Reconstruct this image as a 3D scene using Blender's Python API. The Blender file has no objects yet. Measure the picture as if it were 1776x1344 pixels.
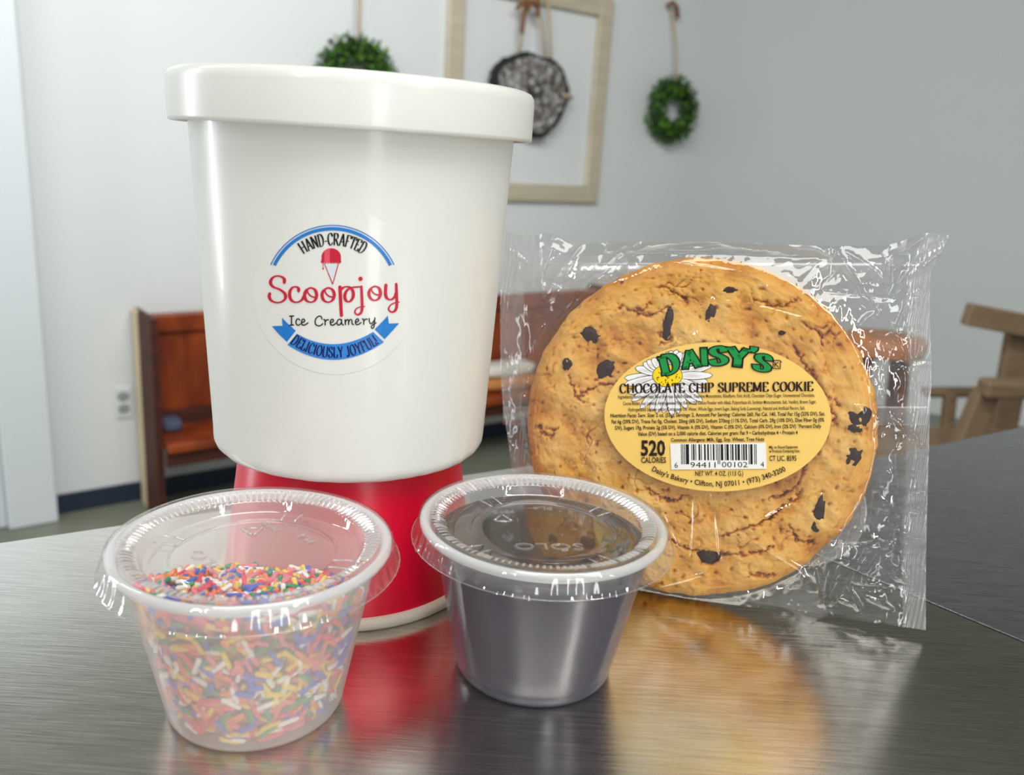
import bpy, bmesh, math, random
from math import sin, cos, pi, radians, sqrt, exp, atan2
from mathutils import Vector, Matrix, noise
from mathutils.geometry import tessellate_polygon

random.seed(7)
C = bpy.context.scene.collection
S = 0.01                                   # everything below is written in centimetres

# ------------------------------------------------------------------ camera
F_PX, PITCH, ROLL, EYE = 1490.93, 0.264, 0.063, 15.303
fwd = Vector((0, cos(PITCH), -sin(PITCH)))
rt0 = Vector((1, 0, 0)); up0 = rt0.cross(fwd)
rt = rt0 * cos(ROLL) + up0 * sin(ROLL)
up = -rt0 * sin(ROLL) + up0 * cos(ROLL)
EYEP = Vector((0, 0, EYE))
cam = bpy.data.objects.new('camera', bpy.data.cameras.new('camera')); C.objects.link(cam)
M = Matrix((rt, up, -fwd)).transposed().to_4x4(); M.translation = EYEP * S
cam.matrix_world = M
cam.data.sensor_width = 36; cam.data.lens = F_PX / 1776 * 36
cam.data.clip_start = 0.01; cam.data.clip_end = 50
cam.data.dof.use_dof = True; cam.data.dof.focus_distance = 0.275; cam.data.dof.aperture_fstop = 15
bpy.context.scene.camera = cam

# ------------------------------------------------------------------ world, lights, exposure
w = bpy.data.worlds.new('world'); bpy.context.scene.world = w; w.use_nodes = True
w.node_tree.nodes['Background'].inputs[0].default_value = (0.93, 0.97, 1.0, 1)
w.node_tree.nodes['Background'].inputs[1].default_value = 0.38
def area(name, loc, target, sx, sy, power, col=(1, 1, 1)):
    l = bpy.data.lights.new(name, 'AREA'); l.shape = 'RECTANGLE'; l.size = sx; l.size_y = sy
    l.energy = power; l.color = col
    o = bpy.data.objects.new(name, l); C.objects.link(o)
    o.location = loc; d = Vector(target) - Vector(loc)
    o.rotation_euler = d.to_track_quat('-Z', 'Y').to_euler()
    return o
area('ceiling_panel_light', (0.2, -0.1, 1.22), (0.1, 0.3, 0), 1.1, 0.8, 15.5, (1, .98, .94))
area('glint_strip_light', (0.75, -0.3, 1.22), (0.1, 0.4, 0), 0.035, 1.2, 7.5, (1, .98, .95))  # three thin lamps added to make the bag film sparkle
area('glint_strip_light', (-0.55, -0.9, 1.22), (0.0, 0.3, 0), 0.035, 1.2, 8, (1, .98, .95))
area('glint_strip_light', (1.5, -1.0, 1.1), (0.1, 0.3, 0), 0.035, 1.2, 6, (1, .98, .95))
area('wall_fill_light', (0.1, 0.9, 1.22), (0.0, 3.1, 0.0), 1.6, 0.25, 41, (.97, 1, 1))  # this pair is added fill that brightens the back wall
area('wall_fill_light', (-1.5, 0.7, 1.22), (-1.5, 2.2, -0.4), 0.8, 0.25, 10.5, (.97, 1, 1))
area('window_light', (-2.4, 0.75, 0.35), (-0.1, 0.3, 0.1), 0.14, 1.5, 20, (.93, .97, 1))
area('window_light', (0.9, -1.8, 0.3), (0.05, 0.3, 0.05), 0.35, 0.8, 6, (.95, .98, 1))
sc = bpy.context.scene
sc.view_settings.view_transform = 'Standard'; sc.view_settings.look = 'None'
sc.view_settings.gamma = 1; sc.view_settings.use_curve_mapping = False
sc.view_settings.exposure = 0.0
sc.cycles.max_bounces = 14; sc.cycles.transparent_max_bounces = 40
sc.cycles.transmission_bounces = 10; sc.cycles.glossy_bounces = 6
sc.cycles.use_denoising = True
sc.cycles.sample_clamp_indirect = 8

# ------------------------------------------------------------------ geometry helpers
def ray(px, py):
    return (fwd * F_PX + rt * (px - 888) - up * (py - 672)).normalized()
def on_plane(px, py, p, n):
    d = ray(px, py); return EYEP + d * ((Vector(p) - EYEP).dot(n) / d.dot(n))
def on_z(px, py, z=0.0):
    return on_plane(px, py, (0, 0, z), Vector((0, 0, 1)))

class MB:
    def __init__(s): s.v = []; s.f = []; s.m = []; s.col = None
    def add(s, vs, fs, mi=0):
        b = len(s.v); s.v += [tuple(v) for v in vs]
        for f in fs: s.f.append([i + b for i in f]); s.m.append(mi)
        return s
    def box(s, c, ax, ay, az, mi=0):        # centre and three half-axis vectors
        c = Vector(c); ax = Vector(ax); ay = Vector(ay); az = Vector(az)
        vs = [c + ax * i + ay * j + az * k for k in (-1, 1) for j in (-1, 1) for i in (-1, 1)]
        return s.add(vs, [(0, 2, 3, 1), (4, 5, 7, 6), (0, 1, 5, 4), (2, 6, 7, 3), (0, 4, 6, 2), (1, 3, 7, 5)], mi)
    def lathe(s, prof, ctr, n=96, rfun=None, zfun=None, close=False, mi=0):
        vs = []
        for (r, z) in prof:
            for k in range(n):
                a = 2 * pi * k / n
                rr = r + (rfun(r, z, a) if rfun else 0); zz = z + (zfun(r, z, a) if zfun else 0)
                vs.append((ctr[0] + rr * cos(a), ctr[1] + rr * sin(a), ctr[2] + zz))
        fs = []
        for i in range(len(prof) - 1):
            for k in range(n):
                fs.append((i * n + k, i * n + (k + 1) % n, (i + 1) * n + (k + 1) % n, (i + 1) * n + k))
        return s.add(vs, fs, mi)
    def tube(s, pts, r, n=8, mi=0):
        pts = [Vector(p) for p in pts]; vs = []; N = len(pts)
        for i, p in enumerate(pts):
            t = (pts[min(i + 1, N - 1)] - pts[max(i - 1, 0)]).normalized()
            a = t.cross(Vector((0.13, 0.31, 0.94))).normalized(); b = t.cross(a)
            rr = r[i] if isinstance(r, (list, tuple)) else r
            for k in range(n): vs.append(p + (a * cos(2 * pi * k / n) + b * sin(2 * pi * k / n)) * rr)
        fs = [(i * n + k, i * n + (k + 1) % n, (i + 1) * n + (k + 1) % n, (i + 1) * n + k) for i in range(N - 1) for k in range(n)]
        fs += [tuple(range(n))[::-1], tuple((N - 1) * n + k for k in range(n))]
        return s.add(vs, fs, mi)
    def build(s, name, mat, parent=None, smooth=True, bevel=0, autos=None, **props):
        me = bpy.data.meshes.new(name)
        org = (parent_org(parent) if parent else Vector((0, 0, 0)))
        me.from_pydata([((x * S - org.x), (y * S - org.y), (z * S - org.z)) for x, y, z in s.v], [], s.f)
        for m in (mat if isinstance(mat, (list, tuple)) else [mat]): me.materials.append(m)
        me.polygons.foreach_set('material_index', s.m)
        me.polygons.foreach_set('use_smooth', [smooth] * len(s.f))
        me.update()
        if autos is not None and smooth: me.set_sharp_from_angle(angle=radians(autos))
        if s.col is not None:
            a = me.attributes.new('tone', 'FLOAT', 'POINT'); a.data.foreach_set('value', s.col)
        o = bpy.data.objects.new(name, me); C.objects.link(o)
        if parent: o.parent = parent
        if bevel:
            b = o.modifiers.new('bevel', 'BEVEL'); b.width = bevel * S; b.segments = 2; b.limit_method = 'ANGLE'
        for k, v in props.items(): o[k] = v
        return o
def parent_org(p):
    o = Vector((0, 0, 0))
    while p: o += p.location; p = p.parent
    return o
def thing(name, label, cat, loc=(0, 0, 0), group=None):
    o = bpy.data.objects.new(name, None); C.objects.link(o); o.location = Vector(loc) * S
    o.empty_display_size = 0.02
    o['label'] = label; o['category'] = cat
    if group: o['group'] = group
    return o

# ------------------------------------------------------------------ material helpers
def srgb(r, g, b):
    f = lambda c: (c / 255 / 12.92) if c / 255 <= .04045 else ((c / 255 + .055) / 1.055) ** 2.4
    return (f(r), f(g), f(b), 1)
def mat(name, col=(.8, .8, .8, 1), rough=.5, metal=0, spec=.5, coat=0, sss=0):
    m = bpy.data.materials.new(name); m.use_nodes = True
    b = m.node_tree.nodes['Principled BSDF']
    b.inputs['Base Color'].default_value = col; b.inputs['Roughness'].default_value = rough
    b.inputs['Metallic'].default_value = metal; b.inputs['Specular IOR Level'].default_value = spec
    b.inputs['Coat Weight'].default_value = coat
    if sss:
        b.inputs['Subsurface Weight'].default_value = sss; b.inputs['Subsurface Radius'].default_value = (.004, .002, .001)
    return m
def N(m, t, **kw):
    n = m.node_tree.nodes.new(t)
    for k, v in kw.items(): setattr(n, k, v)
    return n
def L(m, a, b): m.node_tree.links.new(a, b)
def P(m): return m.node_tree.nodes['Principled BSDF']
def coords(m, scale=(1, 1, 1), rot=(0, 0, 0), kind='Object'):
    t = N(m, 'ShaderNodeTexCoord'); mp = N(m, 'ShaderNodeMapping')
    mp.inputs['Scale'].default_value = scale; mp.inputs['Rotation'].default_value = rot
    L(m, t.outputs[kind], mp.inputs['Vector']); return mp.outputs[0]
def noise_n(m, vec, scale, detail=4, rough=.55):
    n = N(m, 'ShaderNodeTexNoise'); n.inputs['Scale'].default_value = scale
    n.inputs['Detail'].default_value = detail; n.inputs['Roughness'].default_value = rough
    L(m, vec, n.inputs['Vector']); return n.outputs['Fac']
def ramp(m, fac, stops):
    r = N(m, 'ShaderNodeValToRGB')
    while len(r.color_ramp.elements) < len(stops): r.color_ramp.elements.new(.5)
    for e, (p, c) in zip(r.color_ramp.elements, stops): e.position = p; e.color = c
    L(m, fac, r.inputs[0]); return r.outputs[0]
def bump(m, h, strength, dist=.001):
    b = N(m, 'ShaderNodeBump'); b.inputs['Strength'].default_value = strength; b.inputs['Distance'].default_value = dist
    L(m, h, b.inputs['Height']); L(m, b.outputs[0], P(m).inputs['Normal'])
def math_n(m, op, a, b=None):
    n = N(m, 'ShaderNodeMath', operation=op)
    for i, v in enumerate((a, b)):
        if v is None: continue
        if isinstance(v, (int, float)): n.inputs[i].default_value = v
        else: L(m, v, n.inputs[i])
    return n.outputs[0]
def schlick(m, f0, f1=.9):
    g = N(m, 'ShaderNodeNewGeometry'); d = N(m, 'ShaderNodeVectorMath', operation='DOT_PRODUCT')
    L(m, g.outputs['Incoming'], d.inputs[0]); L(m, g.outputs['Normal'], d.inputs[1])
    x = math_n(m, 'ABSOLUTE', d.outputs['Value']); x = math_n(m, 'SUBTRACT', 1.0, x)
    x = math_n(m, 'POWER', x, 4.0); x = math_n(m, 'MULTIPLY', x, f1); return math_n(m, 'ADD', x, f0)
def film(name, f0=.07, haze=.05, tint=(1, 1, 1, 1), hazecol=(.9, .92, .93, 1), rough=.04, f1=.8, bump_s=0, bscale=300):
    """clear thin plastic: sees through, reflects by angle, scatters a little"""
    m = bpy.data.materials.new(name); m.use_nodes = True; nt = m.node_tree
    nt.nodes.remove(P(m)); out = nt.nodes['Material Output']
    tr = N(m, 'ShaderNodeBsdfTransparent'); tr.inputs[0].default_value = tint
    df = N(m, 'ShaderNodeBsdfDiffuse'); df.inputs[0].default_value = hazecol
    tl = N(m, 'ShaderNodeBsdfTranslucent'); tl.inputs[0].default_value = hazecol
    mx0 = N(m, 'ShaderNodeMixShader'); mx0.inputs[0].default_value = .35
    L(m, df.outputs[0], mx0.inputs[1]); L(m, tl.outputs[0], mx0.inputs[2])
    mx = N(m, 'ShaderNodeMixShader'); mx.inputs[0].default_value = haze
    L(m, tr.outputs[0], mx.inputs[1]); L(m, mx0.outputs[0], mx.inputs[2])
    gl = N(m, 'ShaderNodeBsdfGlossy'); gl.inputs['Roughness'].default_value = rough
    if bump_s:
        b = N(m, 'ShaderNodeBump'); b.inputs['Strength'].default_value = bump_s; b.inputs['Distance'].default_value = .0005
        L(m, noise_n(m, coords(m), bscale, 3), b.inputs['Height']); L(m, b.outputs[0], gl.inputs['Normal'])
    m2 = N(m, 'ShaderNodeMixShader'); L(m, schlick(m, f0, f1), m2.inputs[0])
    L(m, mx.outputs[0], m2.inputs[1]); L(m, gl.outputs[0], m2.inputs[2]); L(m, m2.outputs[0], out.inputs[0])
    return m

# ------------------------------------------------------------------ materials
m_wall = mat('wall_paint', srgb(226, 229, 229), .6, spec=.3)
bump(m_wall, noise_n(m_wall, coords(m_wall), 60, 3), .08)
m_ceil = mat('ceiling_grey', srgb(152, 150, 142), .9)
m_floor = mat('floor_vinyl', srgb(120, 124, 108), .35)
L(m_floor, ramp(m_floor, noise_n(m_floor, coords(m_floor), 3, 5), [(.3, srgb(108, 112, 98)), (.7, srgb(132, 135, 118))]), P(m_floor).inputs['Base Color'])
m_navy = mat('navy_vinyl', srgb(34, 46, 66), .4)
m_trim = mat('white_gloss_paint', srgb(222, 228, 232), .35)
m_paper = mat('white_coated_paper', srgb(236, 238, 233), .28, spec=.5, coat=.25)
P(m_paper).inputs['Coat Roughness'].default_value = .08
bump(m_paper, noise_n(m_paper, coords(m_paper, (1, 1, .15)), 60, 3), .10, .0008)
m_rawpaper = mat('uncoated_paper', srgb(238, 232, 216), .6)
m_red = mat('red_coated_paper', srgb(232, 16, 56), .30, spec=.4)
m_stick = mat('sticker_paper', srgb(238, 240, 236), .22, coat=.3)
m_blue = mat('print_blue', srgb(30, 128, 214), .3)
m_blue2 = mat('print_mid_blue', srgb(52, 138, 226), .3)
m_navyp = mat('print_navy', srgb(16, 22, 92), .3)
m_blk = mat('print_black', srgb(22, 18, 18), .3)
m_crim = mat('print_crimson', srgb(206, 30, 58), .3)
m_pink = mat('print_pink', srgb(232, 84, 108), .3)
m_pale = mat('print_pale_blue', srgb(222, 230, 240), .3)

def wood(name, c1, c2, rough=.4, sc_=(1, 1, 8)):
    m = mat(name, c1, rough)
    v = coords(m, sc_)
    L(m, ramp(m, noise_n(m, v, 9, 6, .6), [(.3, c1), (.7, c2)]), P(m).inputs['Base Color'])
    bump(m, noise_n(m, v, 60, 3), .1); return m
m_bench = wood('red_brown_wood', srgb(104, 36, 12), srgb(168, 76, 28), .35, (1.5, 1.5, .6))
m_benchd = wood('dark_red_wood', srgb(54, 20, 10), srgb(86, 36, 18), .7)
m_benche = mat('wall_lit_wood_edge', srgb(214, 196, 158), .6)  # pale tone is light from the wall, painted in
m_tan = wood('tan_wood', srgb(108, 88, 66), srgb(128, 106, 80), .5)
m_framew = wood('cream_frame_wood', srgb(188, 176, 152), srgb(206, 196, 174), .5)
m_jute = mat('jute', srgb(188, 168, 140), .9)
m_bark = mat('brown_raffia', srgb(128, 84, 50), .9)

# brushed steel
def steel(name, base, rough, ang):
    m = mat(name, base, rough, 1.0)
    v = coords(m, (3, 60, 1), (0, 0, -ang))
    v2 = coords(m, (10, 400, 1), (0, 0, -ang))
    n1 = noise_n(m, v2, 6, 3, .6)
    n2 = noise_n(m, coords(m), 5, 4)
    r = math_n(m, 'ADD', math_n(m, 'MULTIPLY', n1, .10), math_n(m, 'MULTIPLY', n2, .10))
    r = math_n(m, 'ADD', r, rough - .10); L(m, r, P(m).inputs['Roughness'])
    bump(m, n1, .10, .0003)
    hv = N(m, 'ShaderNodeHueSaturation'); hv.inputs['Color'].default_value = base
    L(m, math_n(m, 'ADD', math_n(m, 'MULTIPLY', n1, .9), .55), hv.inputs['Value']); L(m, hv.outputs[0], P(m).inputs['Base Color'])
    P(m).inputs['Anisotropic'].default_value = .4
    return m
m_steel = steel('brushed_steel', (.69, .675, .63, 1), .195, radians(8))
m_steel2 = steel('brushed_steel_dark', (.40, .40, .43, 1), .28, radians(-25))

# ------------------------------------------------------------------ structure
TH = radians(37.63); DR = Vector((cos(TH), sin(TH), 0)); NW = Vector((-sin(TH), cos(TH), 0))
FLOOR = -90.0
P0 = on_z(170, 878, FLOOR); WOFF = P0.dot(NW)
def WP(s_, z, off=0.0):                      # a point off the back wall: along, height, distance in front
    return DR * s_ + NW * (WOFF - off) + Vector((0, 0, z))
def wall_at(px, py, off=0.0):                # the same from where a sight line meets that plane
    q = on_plane(px, py, WP(0, 0, off), NW); return q.dot(DR), q.z
Z3 = Vector((0, 0, 1))
def wbox(s0, s1, z0, z1, o0, o1, mb=None, mi=0):
    mb = mb or MB()
    return mb.box(WP((s0 + s1) / 2, (z0 + z1) / 2, (o0 + o1) / 2), DR * (s1 - s0) / 2, NW * (o1 - o0) / 2, Z3 * (z1 - z0) / 2, mi)
CEIL = 128.0
wbox(-230, 285, FLOOR - 5, CEIL + 5, -12, 0).build('wall_back', m_wall, smooth=False, kind='structure')
mb = MB(); pts = []; RW = 125  # wall bend invented so its shading darkens gradually to the right
for i in range(25):
    a = pi / 2 * i / 24; pts.append((285 + RW * sin(a), RW * (1 - cos(a)), sin(a), -cos(a)))
pts.append((285 + RW, 420, 1, 0)); vs = []
for (s_, o_, ns, no) in pts:
    for z in (FLOOR - 5, CEIL + 5): vs.append(WP(s_, z, o_)); vs.append(WP(s_ + 12 * ns, z, o_ + 12 * no))
fs = []
for i in range(len(pts) - 1):
    b = 4 * i; fs += [(b, b + 2, b + 6, b + 4), (b + 1, b + 5, b + 7, b + 3), (b, b + 4, b + 5, b + 1), (b + 2, b + 3, b + 7, b + 6)]
mb.add(vs, fs).build('wall_right', m_wall, kind='structure', autos=40)
MB().box((150, 180, FLOOR - 5), (650, 0, 0), (0, 560, 0), (0, 0, 5)).build('floor', m_floor, smooth=False, kind='structure')
MB().box((150, 180, CEIL + 5), (650, 0, 0), (0, 560, 0), (0, 0, 5)).build('ceiling', m_ceil, smooth=False, kind='structure')
wbox(31.5, 285, FLOOR, FLOOR + 5.6, 0, .8).build('baseboard_back', m_navy, smooth=False, kind='structure')
# white casing that stands off the wall at the far left
s_r = wall_at(98, 850, 6)[0]
t = bpy.data.objects.new('trim_1', None); C.objects.link(t); t['kind'] = 'structure'
wbox(s_r - 12, s_r, FLOOR, CEIL, 0, 6).build('casing_board', m_trim, t, False, .5)
wbox(s_r - 60, s_r - 12, FLOOR, CEIL, 0, 3.5).build('casing_panel', m_trim, t, False, .4)
wbox(s_r - 17, s_r - 14.5, FLOOR, CEIL, 3.4, 5).build('casing_bead', m_trim, t, False, .4)

# ------------------------------------------------------------------ tables
def slab(pts, z0, z1, name, m, parent, bev=.15):
    n = len(pts); mb = MB()
    vs = [(p[0], p[1], z0) for p in pts] + [(p[0], p[1], z1) for p in pts]
    fs = [tuple(range(n))[::-1], tuple(range(n, 2 * n))] + [(i, (i + 1) % n, (i + 1) % n + n, i + n) for i in range(n)]
    mb.add(vs, fs); return mb.build(name, m, parent, False, bev)
A = on_z(45, 935); B = on_z(230, 908); ea = (B - A).normalized()
Sa = on_z(1610, 1045); Sb = on_z(1776, 1115); es = (Sb - Sa).normalized()
def isect(p, d, q, e):
    den = d.x * e.y - d.y * e.x; t_ = ((q.x - p.x) * e.y - (q.y - p.y) * e.x) / den; return p + d * t_
K1 = isect(A, ea, Sa, es)
tb = thing('steel_table', 'brushed stainless steel table top the cups and cookie stand on', 'table', (0, 20, FLOOR))
slab([K1, A - ea * 60, A - ea * 60 + Vector((30, -75, 0)), Sa + es * 75, ], -4, 0, 'tabletop', m_steel, tb, .02)
for (x, y) in ((-52, -12), (12, -32), (-8, 30)):
    MB().lathe([(0, FLOOR), (2, FLOOR), (2, -4), (0, -4)], (x, y, 0), 20).build('leg', m_steel2, tb, autos=40)
nrm = Vector((-es.y, es.x, 0))
if nrm.x < 0: nrm = -nrm
R1 = on_z(1620, 773); R2 = on_z(1776, 740); er = (R2 - R1).normalized()
g = nrm * .12
K2 = isect(R1, er, Sa + g, es)
tb2 = thing('steel_counter', 'darker grey steel counter behind the seam on the right', 'counter', (60, 30, FLOOR))
slab([K2, Sa + g + es * 75, Sa + g + es * 75 + er * 90, K2 + er * 110], -4, 0.0, 'tabletop', m_steel2, tb2, .03)
slab([K2 - nrm * .11, Sa + g * .1 + es * 74, Sa + g * .99 + es * 74, K2 - nrm * .01], -4, -.015, 'seam_dark_strip', mat('seam_gap_black', srgb(16, 16, 18), .8), tb2, 0)  # black filler added in place of the dark gap between the tops
for (x, y) in ((45, 10), (60, 48)):
    MB().lathe([(0, FLOOR), (2, FLOOR), (2, -4), (0, -4)], (x, y, 0), 20).build('leg', m_steel2, tb2, autos=40)

# ------------------------------------------------------------------ print helpers: strokes, a serif face, text
def ribbon(pts, wd):
    """flat strip of varying width along a 2-D polyline (y down)"""
    v = []; f = []; n = len(pts)
    for i, (x, y) in enumerate(pts):
        x0, y0 = pts[max(i - 1, 0)]; x1, y1 = pts[min(i + 1, n - 1)]
        dx, dy = x1 - x0, y1 - y0; l = sqrt(dx * dx + dy * dy) or 1
        w_ = wd[i] / 2; v += [(x - dy / l * w_, y + dx / l * w_), (x + dy / l * w_, y - dx / l * w_)]
    for i in range(n - 1): f.append((2 * i, 2 * i + 1, 2 * i + 3, 2 * i + 2))
    return v, f
def smooth_line(p, k=6):
    o = []; n = len(p)
    for i in range(n - 1):
        p0, p1, p2, p3 = p[max(i - 1, 0)], p[i], p[i + 1], p[min(i + 2, n - 1)]
        for j in range(k):
            t_ = j / k
            o.append(tuple(.5 * (2 * p1[c] + (p2[c] - p0[c]) * t_ + (2 * p0[c] - 5 * p1[c] + 4 * p2[c] - p3[c]) * t_ ** 2 + (3 * p1[c] - p0[c] - 3 * p2[c] + p3[c]) * t_ ** 3) for c in (0, 1)))
    o.append(p[-1]); return o
def pen(p, thin, thick, nib=0.25, infl=0):
    wd = []
    for i in range(len(p)):
        x0, y0 = p[max(i - 1, 0)]; x1, y1 = p[min(i + 1, len(p) - 1)]
        a = atan2(-(y1 - y0), x1 - x0); wd.append(thin + (thick - thin) * sin(a + nib - 2 * nib) ** 2 + infl)
    return ribbon(p, wd)
def disc2(cx, cy, rx, ry=None, n=24):
    ry = ry or rx
    return [(cx, cy)] + [(cx + rx * cos(2 * pi * k / n), cy + ry * sin(2 * pi * k / n)) for k in range(n)], [(0, k + 1, (k + 1) % n + 1) for k in range(n)]
def poly2(pts):
    tr = tessellate_polygon([[Vector((x, y, 0)) for x, y in pts]]); return pts, [tuple(t_) for t_ in tr]
def finer(piece, k=2):
    v, f = list(piece[0]), list(piece[1])
    for _ in range(k):
        nf = []; mid = {}
        def m(a, b):
            e = (min(a, b), max(a, b))
            if e not in mid: mid[e] = len(v); v.append(((v[a][0] + v[b][0]) / 2, (v[a][1] + v[b][1]) / 2))
            return mid[e]
        for a, b, c in f:
            x, y, z = m(a, b), m(b, c), m(c, a); nf += [(a, x, z), (x, b, y), (z, y, c), (x, y, z)]
        f = nf
    return v, f
def arcp(cx, cy, rx, ry, a0, a1, n=14):      # degrees, y up, 0..1 glyph space
    return [(cx + rx * cos(radians(a0 + (a1 - a0) * i / n)), cy + ry * sin(radians(a0 + (a1 - a0) * i / n))) for i in range(n + 1)]
# glyph: advance width, strokes (y up), serif feet (x, y)
G = {
 'A': (.74, [[(.08, 0), (.36, 1)], [(.36, 1), (.66, 0)], [(.18, .34), (.56, .34)]], [(.08, 0), (.66, 0)]),
 'C': (.70, [[(.62, .72)] + arcp(.38, .5, .27, .49, 40, 320, 20) + [(.64, .24)]], []),
 'D': (.74, [[(.14, 0), (.14, 1)], [(.14, 1), (.32, 1)] + arcp(.32, .5, .30, .49, 85, -85, 16) + [(.32, 0), (.14, 0)]], [(.10, 0), (.10, 1)]),
 'E': (.62, [[(.14, 0), (.14, 1)], [(.14, .98), (.52, .98), (.54, .78)], [(.14, .52), (.42, .52)], [(.14, .02), (.54, .02), (.56, .25)]], [(.12, 0), (.12, 1)]),
 'F': (.58, [[(.14, 0), (.14, 1)], [(.14, .98), (.52, .98), (.54, .76)], [(.14, .50), (.42, .50)]], [(.14, 0), (.12, 1)]),
 'H': (.78, [[(.14, 0), (.14, 1)], [(.62, 0), (.62, 1)], [(.14, .5), (.62, .5)]], [(.14, 0), (.14, 1), (.62, 0), (.62, 1)]),
 'I': (.32, [[(.16, 0), (.16, 1)]], [(.16, 0), (.16, 1)]),
 'J': (.46, [[(.30, 1), (.30, .22), (.24, .04), (.12, .0), (.05, .14)]], [(.30, 1)]),
 'K': (.76, [[(.14, 0), (.14, 1)], [(.60, 1), (.16, .45)], [(.28, .58), (.64, 0)]], [(.14, 0), (.14, 1), (.60, 1), (.64, 0)]),
 'L': (.58, [[(.14, 0), (.14, 1)], [(.14, .02), (.50, .02), (.52, .28)]], [(.14, 1), (.12, 0)]),
 'M': (.92, [[(.12, 0), (.14, 1)], [(.14, 1), (.44, .08)], [(.44, .08), (.76, 1)], [(.76, 0), (.76, 1)]], [(.12, 0), (.12, 1), (.76, 0), (.78, 1)]),
 'N': (.78, [[(.13, 0), (.13, 1)], [(.13, 1), (.62, .02)], [(.62, 0), (.62, 1)]], [(.12, 0), (.10, 1), (.62, 1)]),
 'O': (.76, [arcp(.38, .5, .29, .49, 90, 450, 26)], []),
 'P': (.64, [[(.14, 0), (.14, 1)], [(.14, .98), (.32, .98)] + arcp(.32, .74, .22, .24, 85, -85, 12) + [(.32, .5), (.14, .5)]], [(.14, 0), (.12, 1)]),
 'R': (.72, [[(.14, 0), (.14, 1)], [(.14, .98), (.32, .98)] + arcp(.32, .74, .22, .24, 85, -85, 12) + [(.32, .5), (.14, .5)], [(.32, .5), (.64, 0)]], [(.14, 0), (.12, 1), (.64, 0)]),
 'S': (.60, [[(.50, .74), (.44, .92), (.30, .99), (.14, .90), (.10, .73), (.20, .58), (.36, .48), (.50, .34), (.50, .14), (.34, .01), (.16, .05), (.08, .26)]], []),
 'T': (.64, [[(.32, 0), (.32, 1)], [(.06, .76), (.08, .98), (.56, .98), (.58, .76)]], [(.32, 0)]),
 'U': (.74, [[(.13, 1), (.13, .26), (.22, .04), (.38, .0), (.52, .06), (.60, .26), (.60, 1)]], [(.13, 1), (.60, 1)]),
 'Y': (.72, [[(.08, 1), (.36, .46)], [(.62, 1), (.36, .46)], [(.36, 0), (.36, .48)]], [(.08, 1), (.62, 1), (.36, 0)]),
 '-': (.36, [[(.04, .36), (.32, .36)]], []), ' ': (.34, [], []), '!': (.26, [[(.13, .28), (.13, 1)], [(.13, 0), (.13, .12)]], []),
 "'": (.26, [[(.14, 1), (.15, .84), (.08, .66)]], []),
}
def serif_text(txt, thin, thick, serif, infl=0, nib=.25, ser_h=.05):
    """returns total width and pieces [(pts2d, faces)] in a frame one unit high, y up"""
    x = 0; out = []
    for ch in txt:
        adv, st, se = G[ch]
        for s_ in st:
            p = s_
            if ch == 'S' or ch == 'J' or ch == 'U': p = smooth_line(p, 4)
            q = []
            for i in range(len(p) - 1):
                q += [(p[i][0] + (p[i + 1][0] - p[i][0]) * k / 3, p[i][1] + (p[i + 1][1] - p[i][1]) * k / 3) for k in range(3)]
            q.append(p[-1])
            if infl:
                (ax, ay), (bx, by) = q[0], q[1]; l = sqrt((ax - bx) ** 2 + (ay - by) ** 2) or 1
                q[0] = (ax + (ax - bx) / l * infl / 2, ay + (ay - by) / l * infl / 2)
                (ax, ay), (bx, by) = q[-1], q[-2]; l = sqrt((ax - bx) ** 2 + (ay - by) ** 2) or 1
                q[-1] = (ax + (ax - bx) / l * infl / 2, ay + (ay - by) / l * infl / 2)
            q = [(a * 1.0, -b) for a, b in q]
            v, f = pen(q, thin, thick, nib, infl); out.append(([(a + x, -b) for a, b in v], f))
        for (sx, sy) in se:
            y0 = sy - (ser_h if sy > .5 else 0); h = infl / 2
            out.append(([(x + sx - serif - h, y0 - h), (x + sx + serif + h, y0 - h), (x + sx + serif + h, y0 + ser_h + h), (x + sx - serif - h, y0 + ser_h + h)], [(0, 1, 2, 3)]))
        x += adv
    return x, out
def font_text(txt, bold=0.0):
    """built-in sans face -> width, height pieces in a frame one cap-height tall"""
    cu = bpy.data.curves.new('t', 'FONT'); cu.body = txt; cu.size = 1.0; cu.resolution_u = 2; cu.offset = bold
    ob = bpy.data.objects.new('t', cu); C.objects.link(ob)
    dg = bpy.context.evaluated_depsgraph_get(); me = ob.evaluated_get(dg).to_mesh()
    v = [(p.co.x, p.co.y) for p in me.vertices]; f = [tuple(p.vertices) for p in me.polygons]
    ob.evaluated_get(dg).to_mesh_clear(); bpy.data.objects.remove(ob); bpy.data.curves.remove(cu)
    x0 = min(a for a, b in v); x1 = max(a for a, b in v)
    return x1 - x0, [([((a - x0), b / .73) for a, b in v], f)]

class Print:
    """collects flat pieces and lays them on a surface by a mapping (x, y) -> 3-D point"""
    def __init__(s, mp): s.mp = mp; s.mb = MB()
    def put(s, piece, mi=0, tf=None):
        v, f = piece
        if tf: v = [tf(*p) for p in v]
        s.mb.add([s.mp(*p) for p in v], f, mi); return s
    def line(s, pieces, width, x0, x1, base, h, slope=0.0, mi=0):
        k = (x1 - x0) / width
        for pc in pieces: s.put(pc, mi, lambda a, b: (x0 + a * k, base + slope * a * k - b * h))
    def arc(s, pieces, width, cx, cy, R, h, a0, a1, under=False, mi=0):
        def tf(a, b):
            t_ = radians(a0 + (a1 - a0) * a / width)
            r = (R - b * h) if under else (R + b * h)
            return (cx + r * sin(t_), cy + r * cos(t_)) if under else (cx + r * sin(t_), cy - r * cos(t_))
        for pc in pieces: s.put(pc, mi, tf)
    def build(s, name, m, parent, **k): return s.mb.build(name, m, parent, False, **k)

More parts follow.
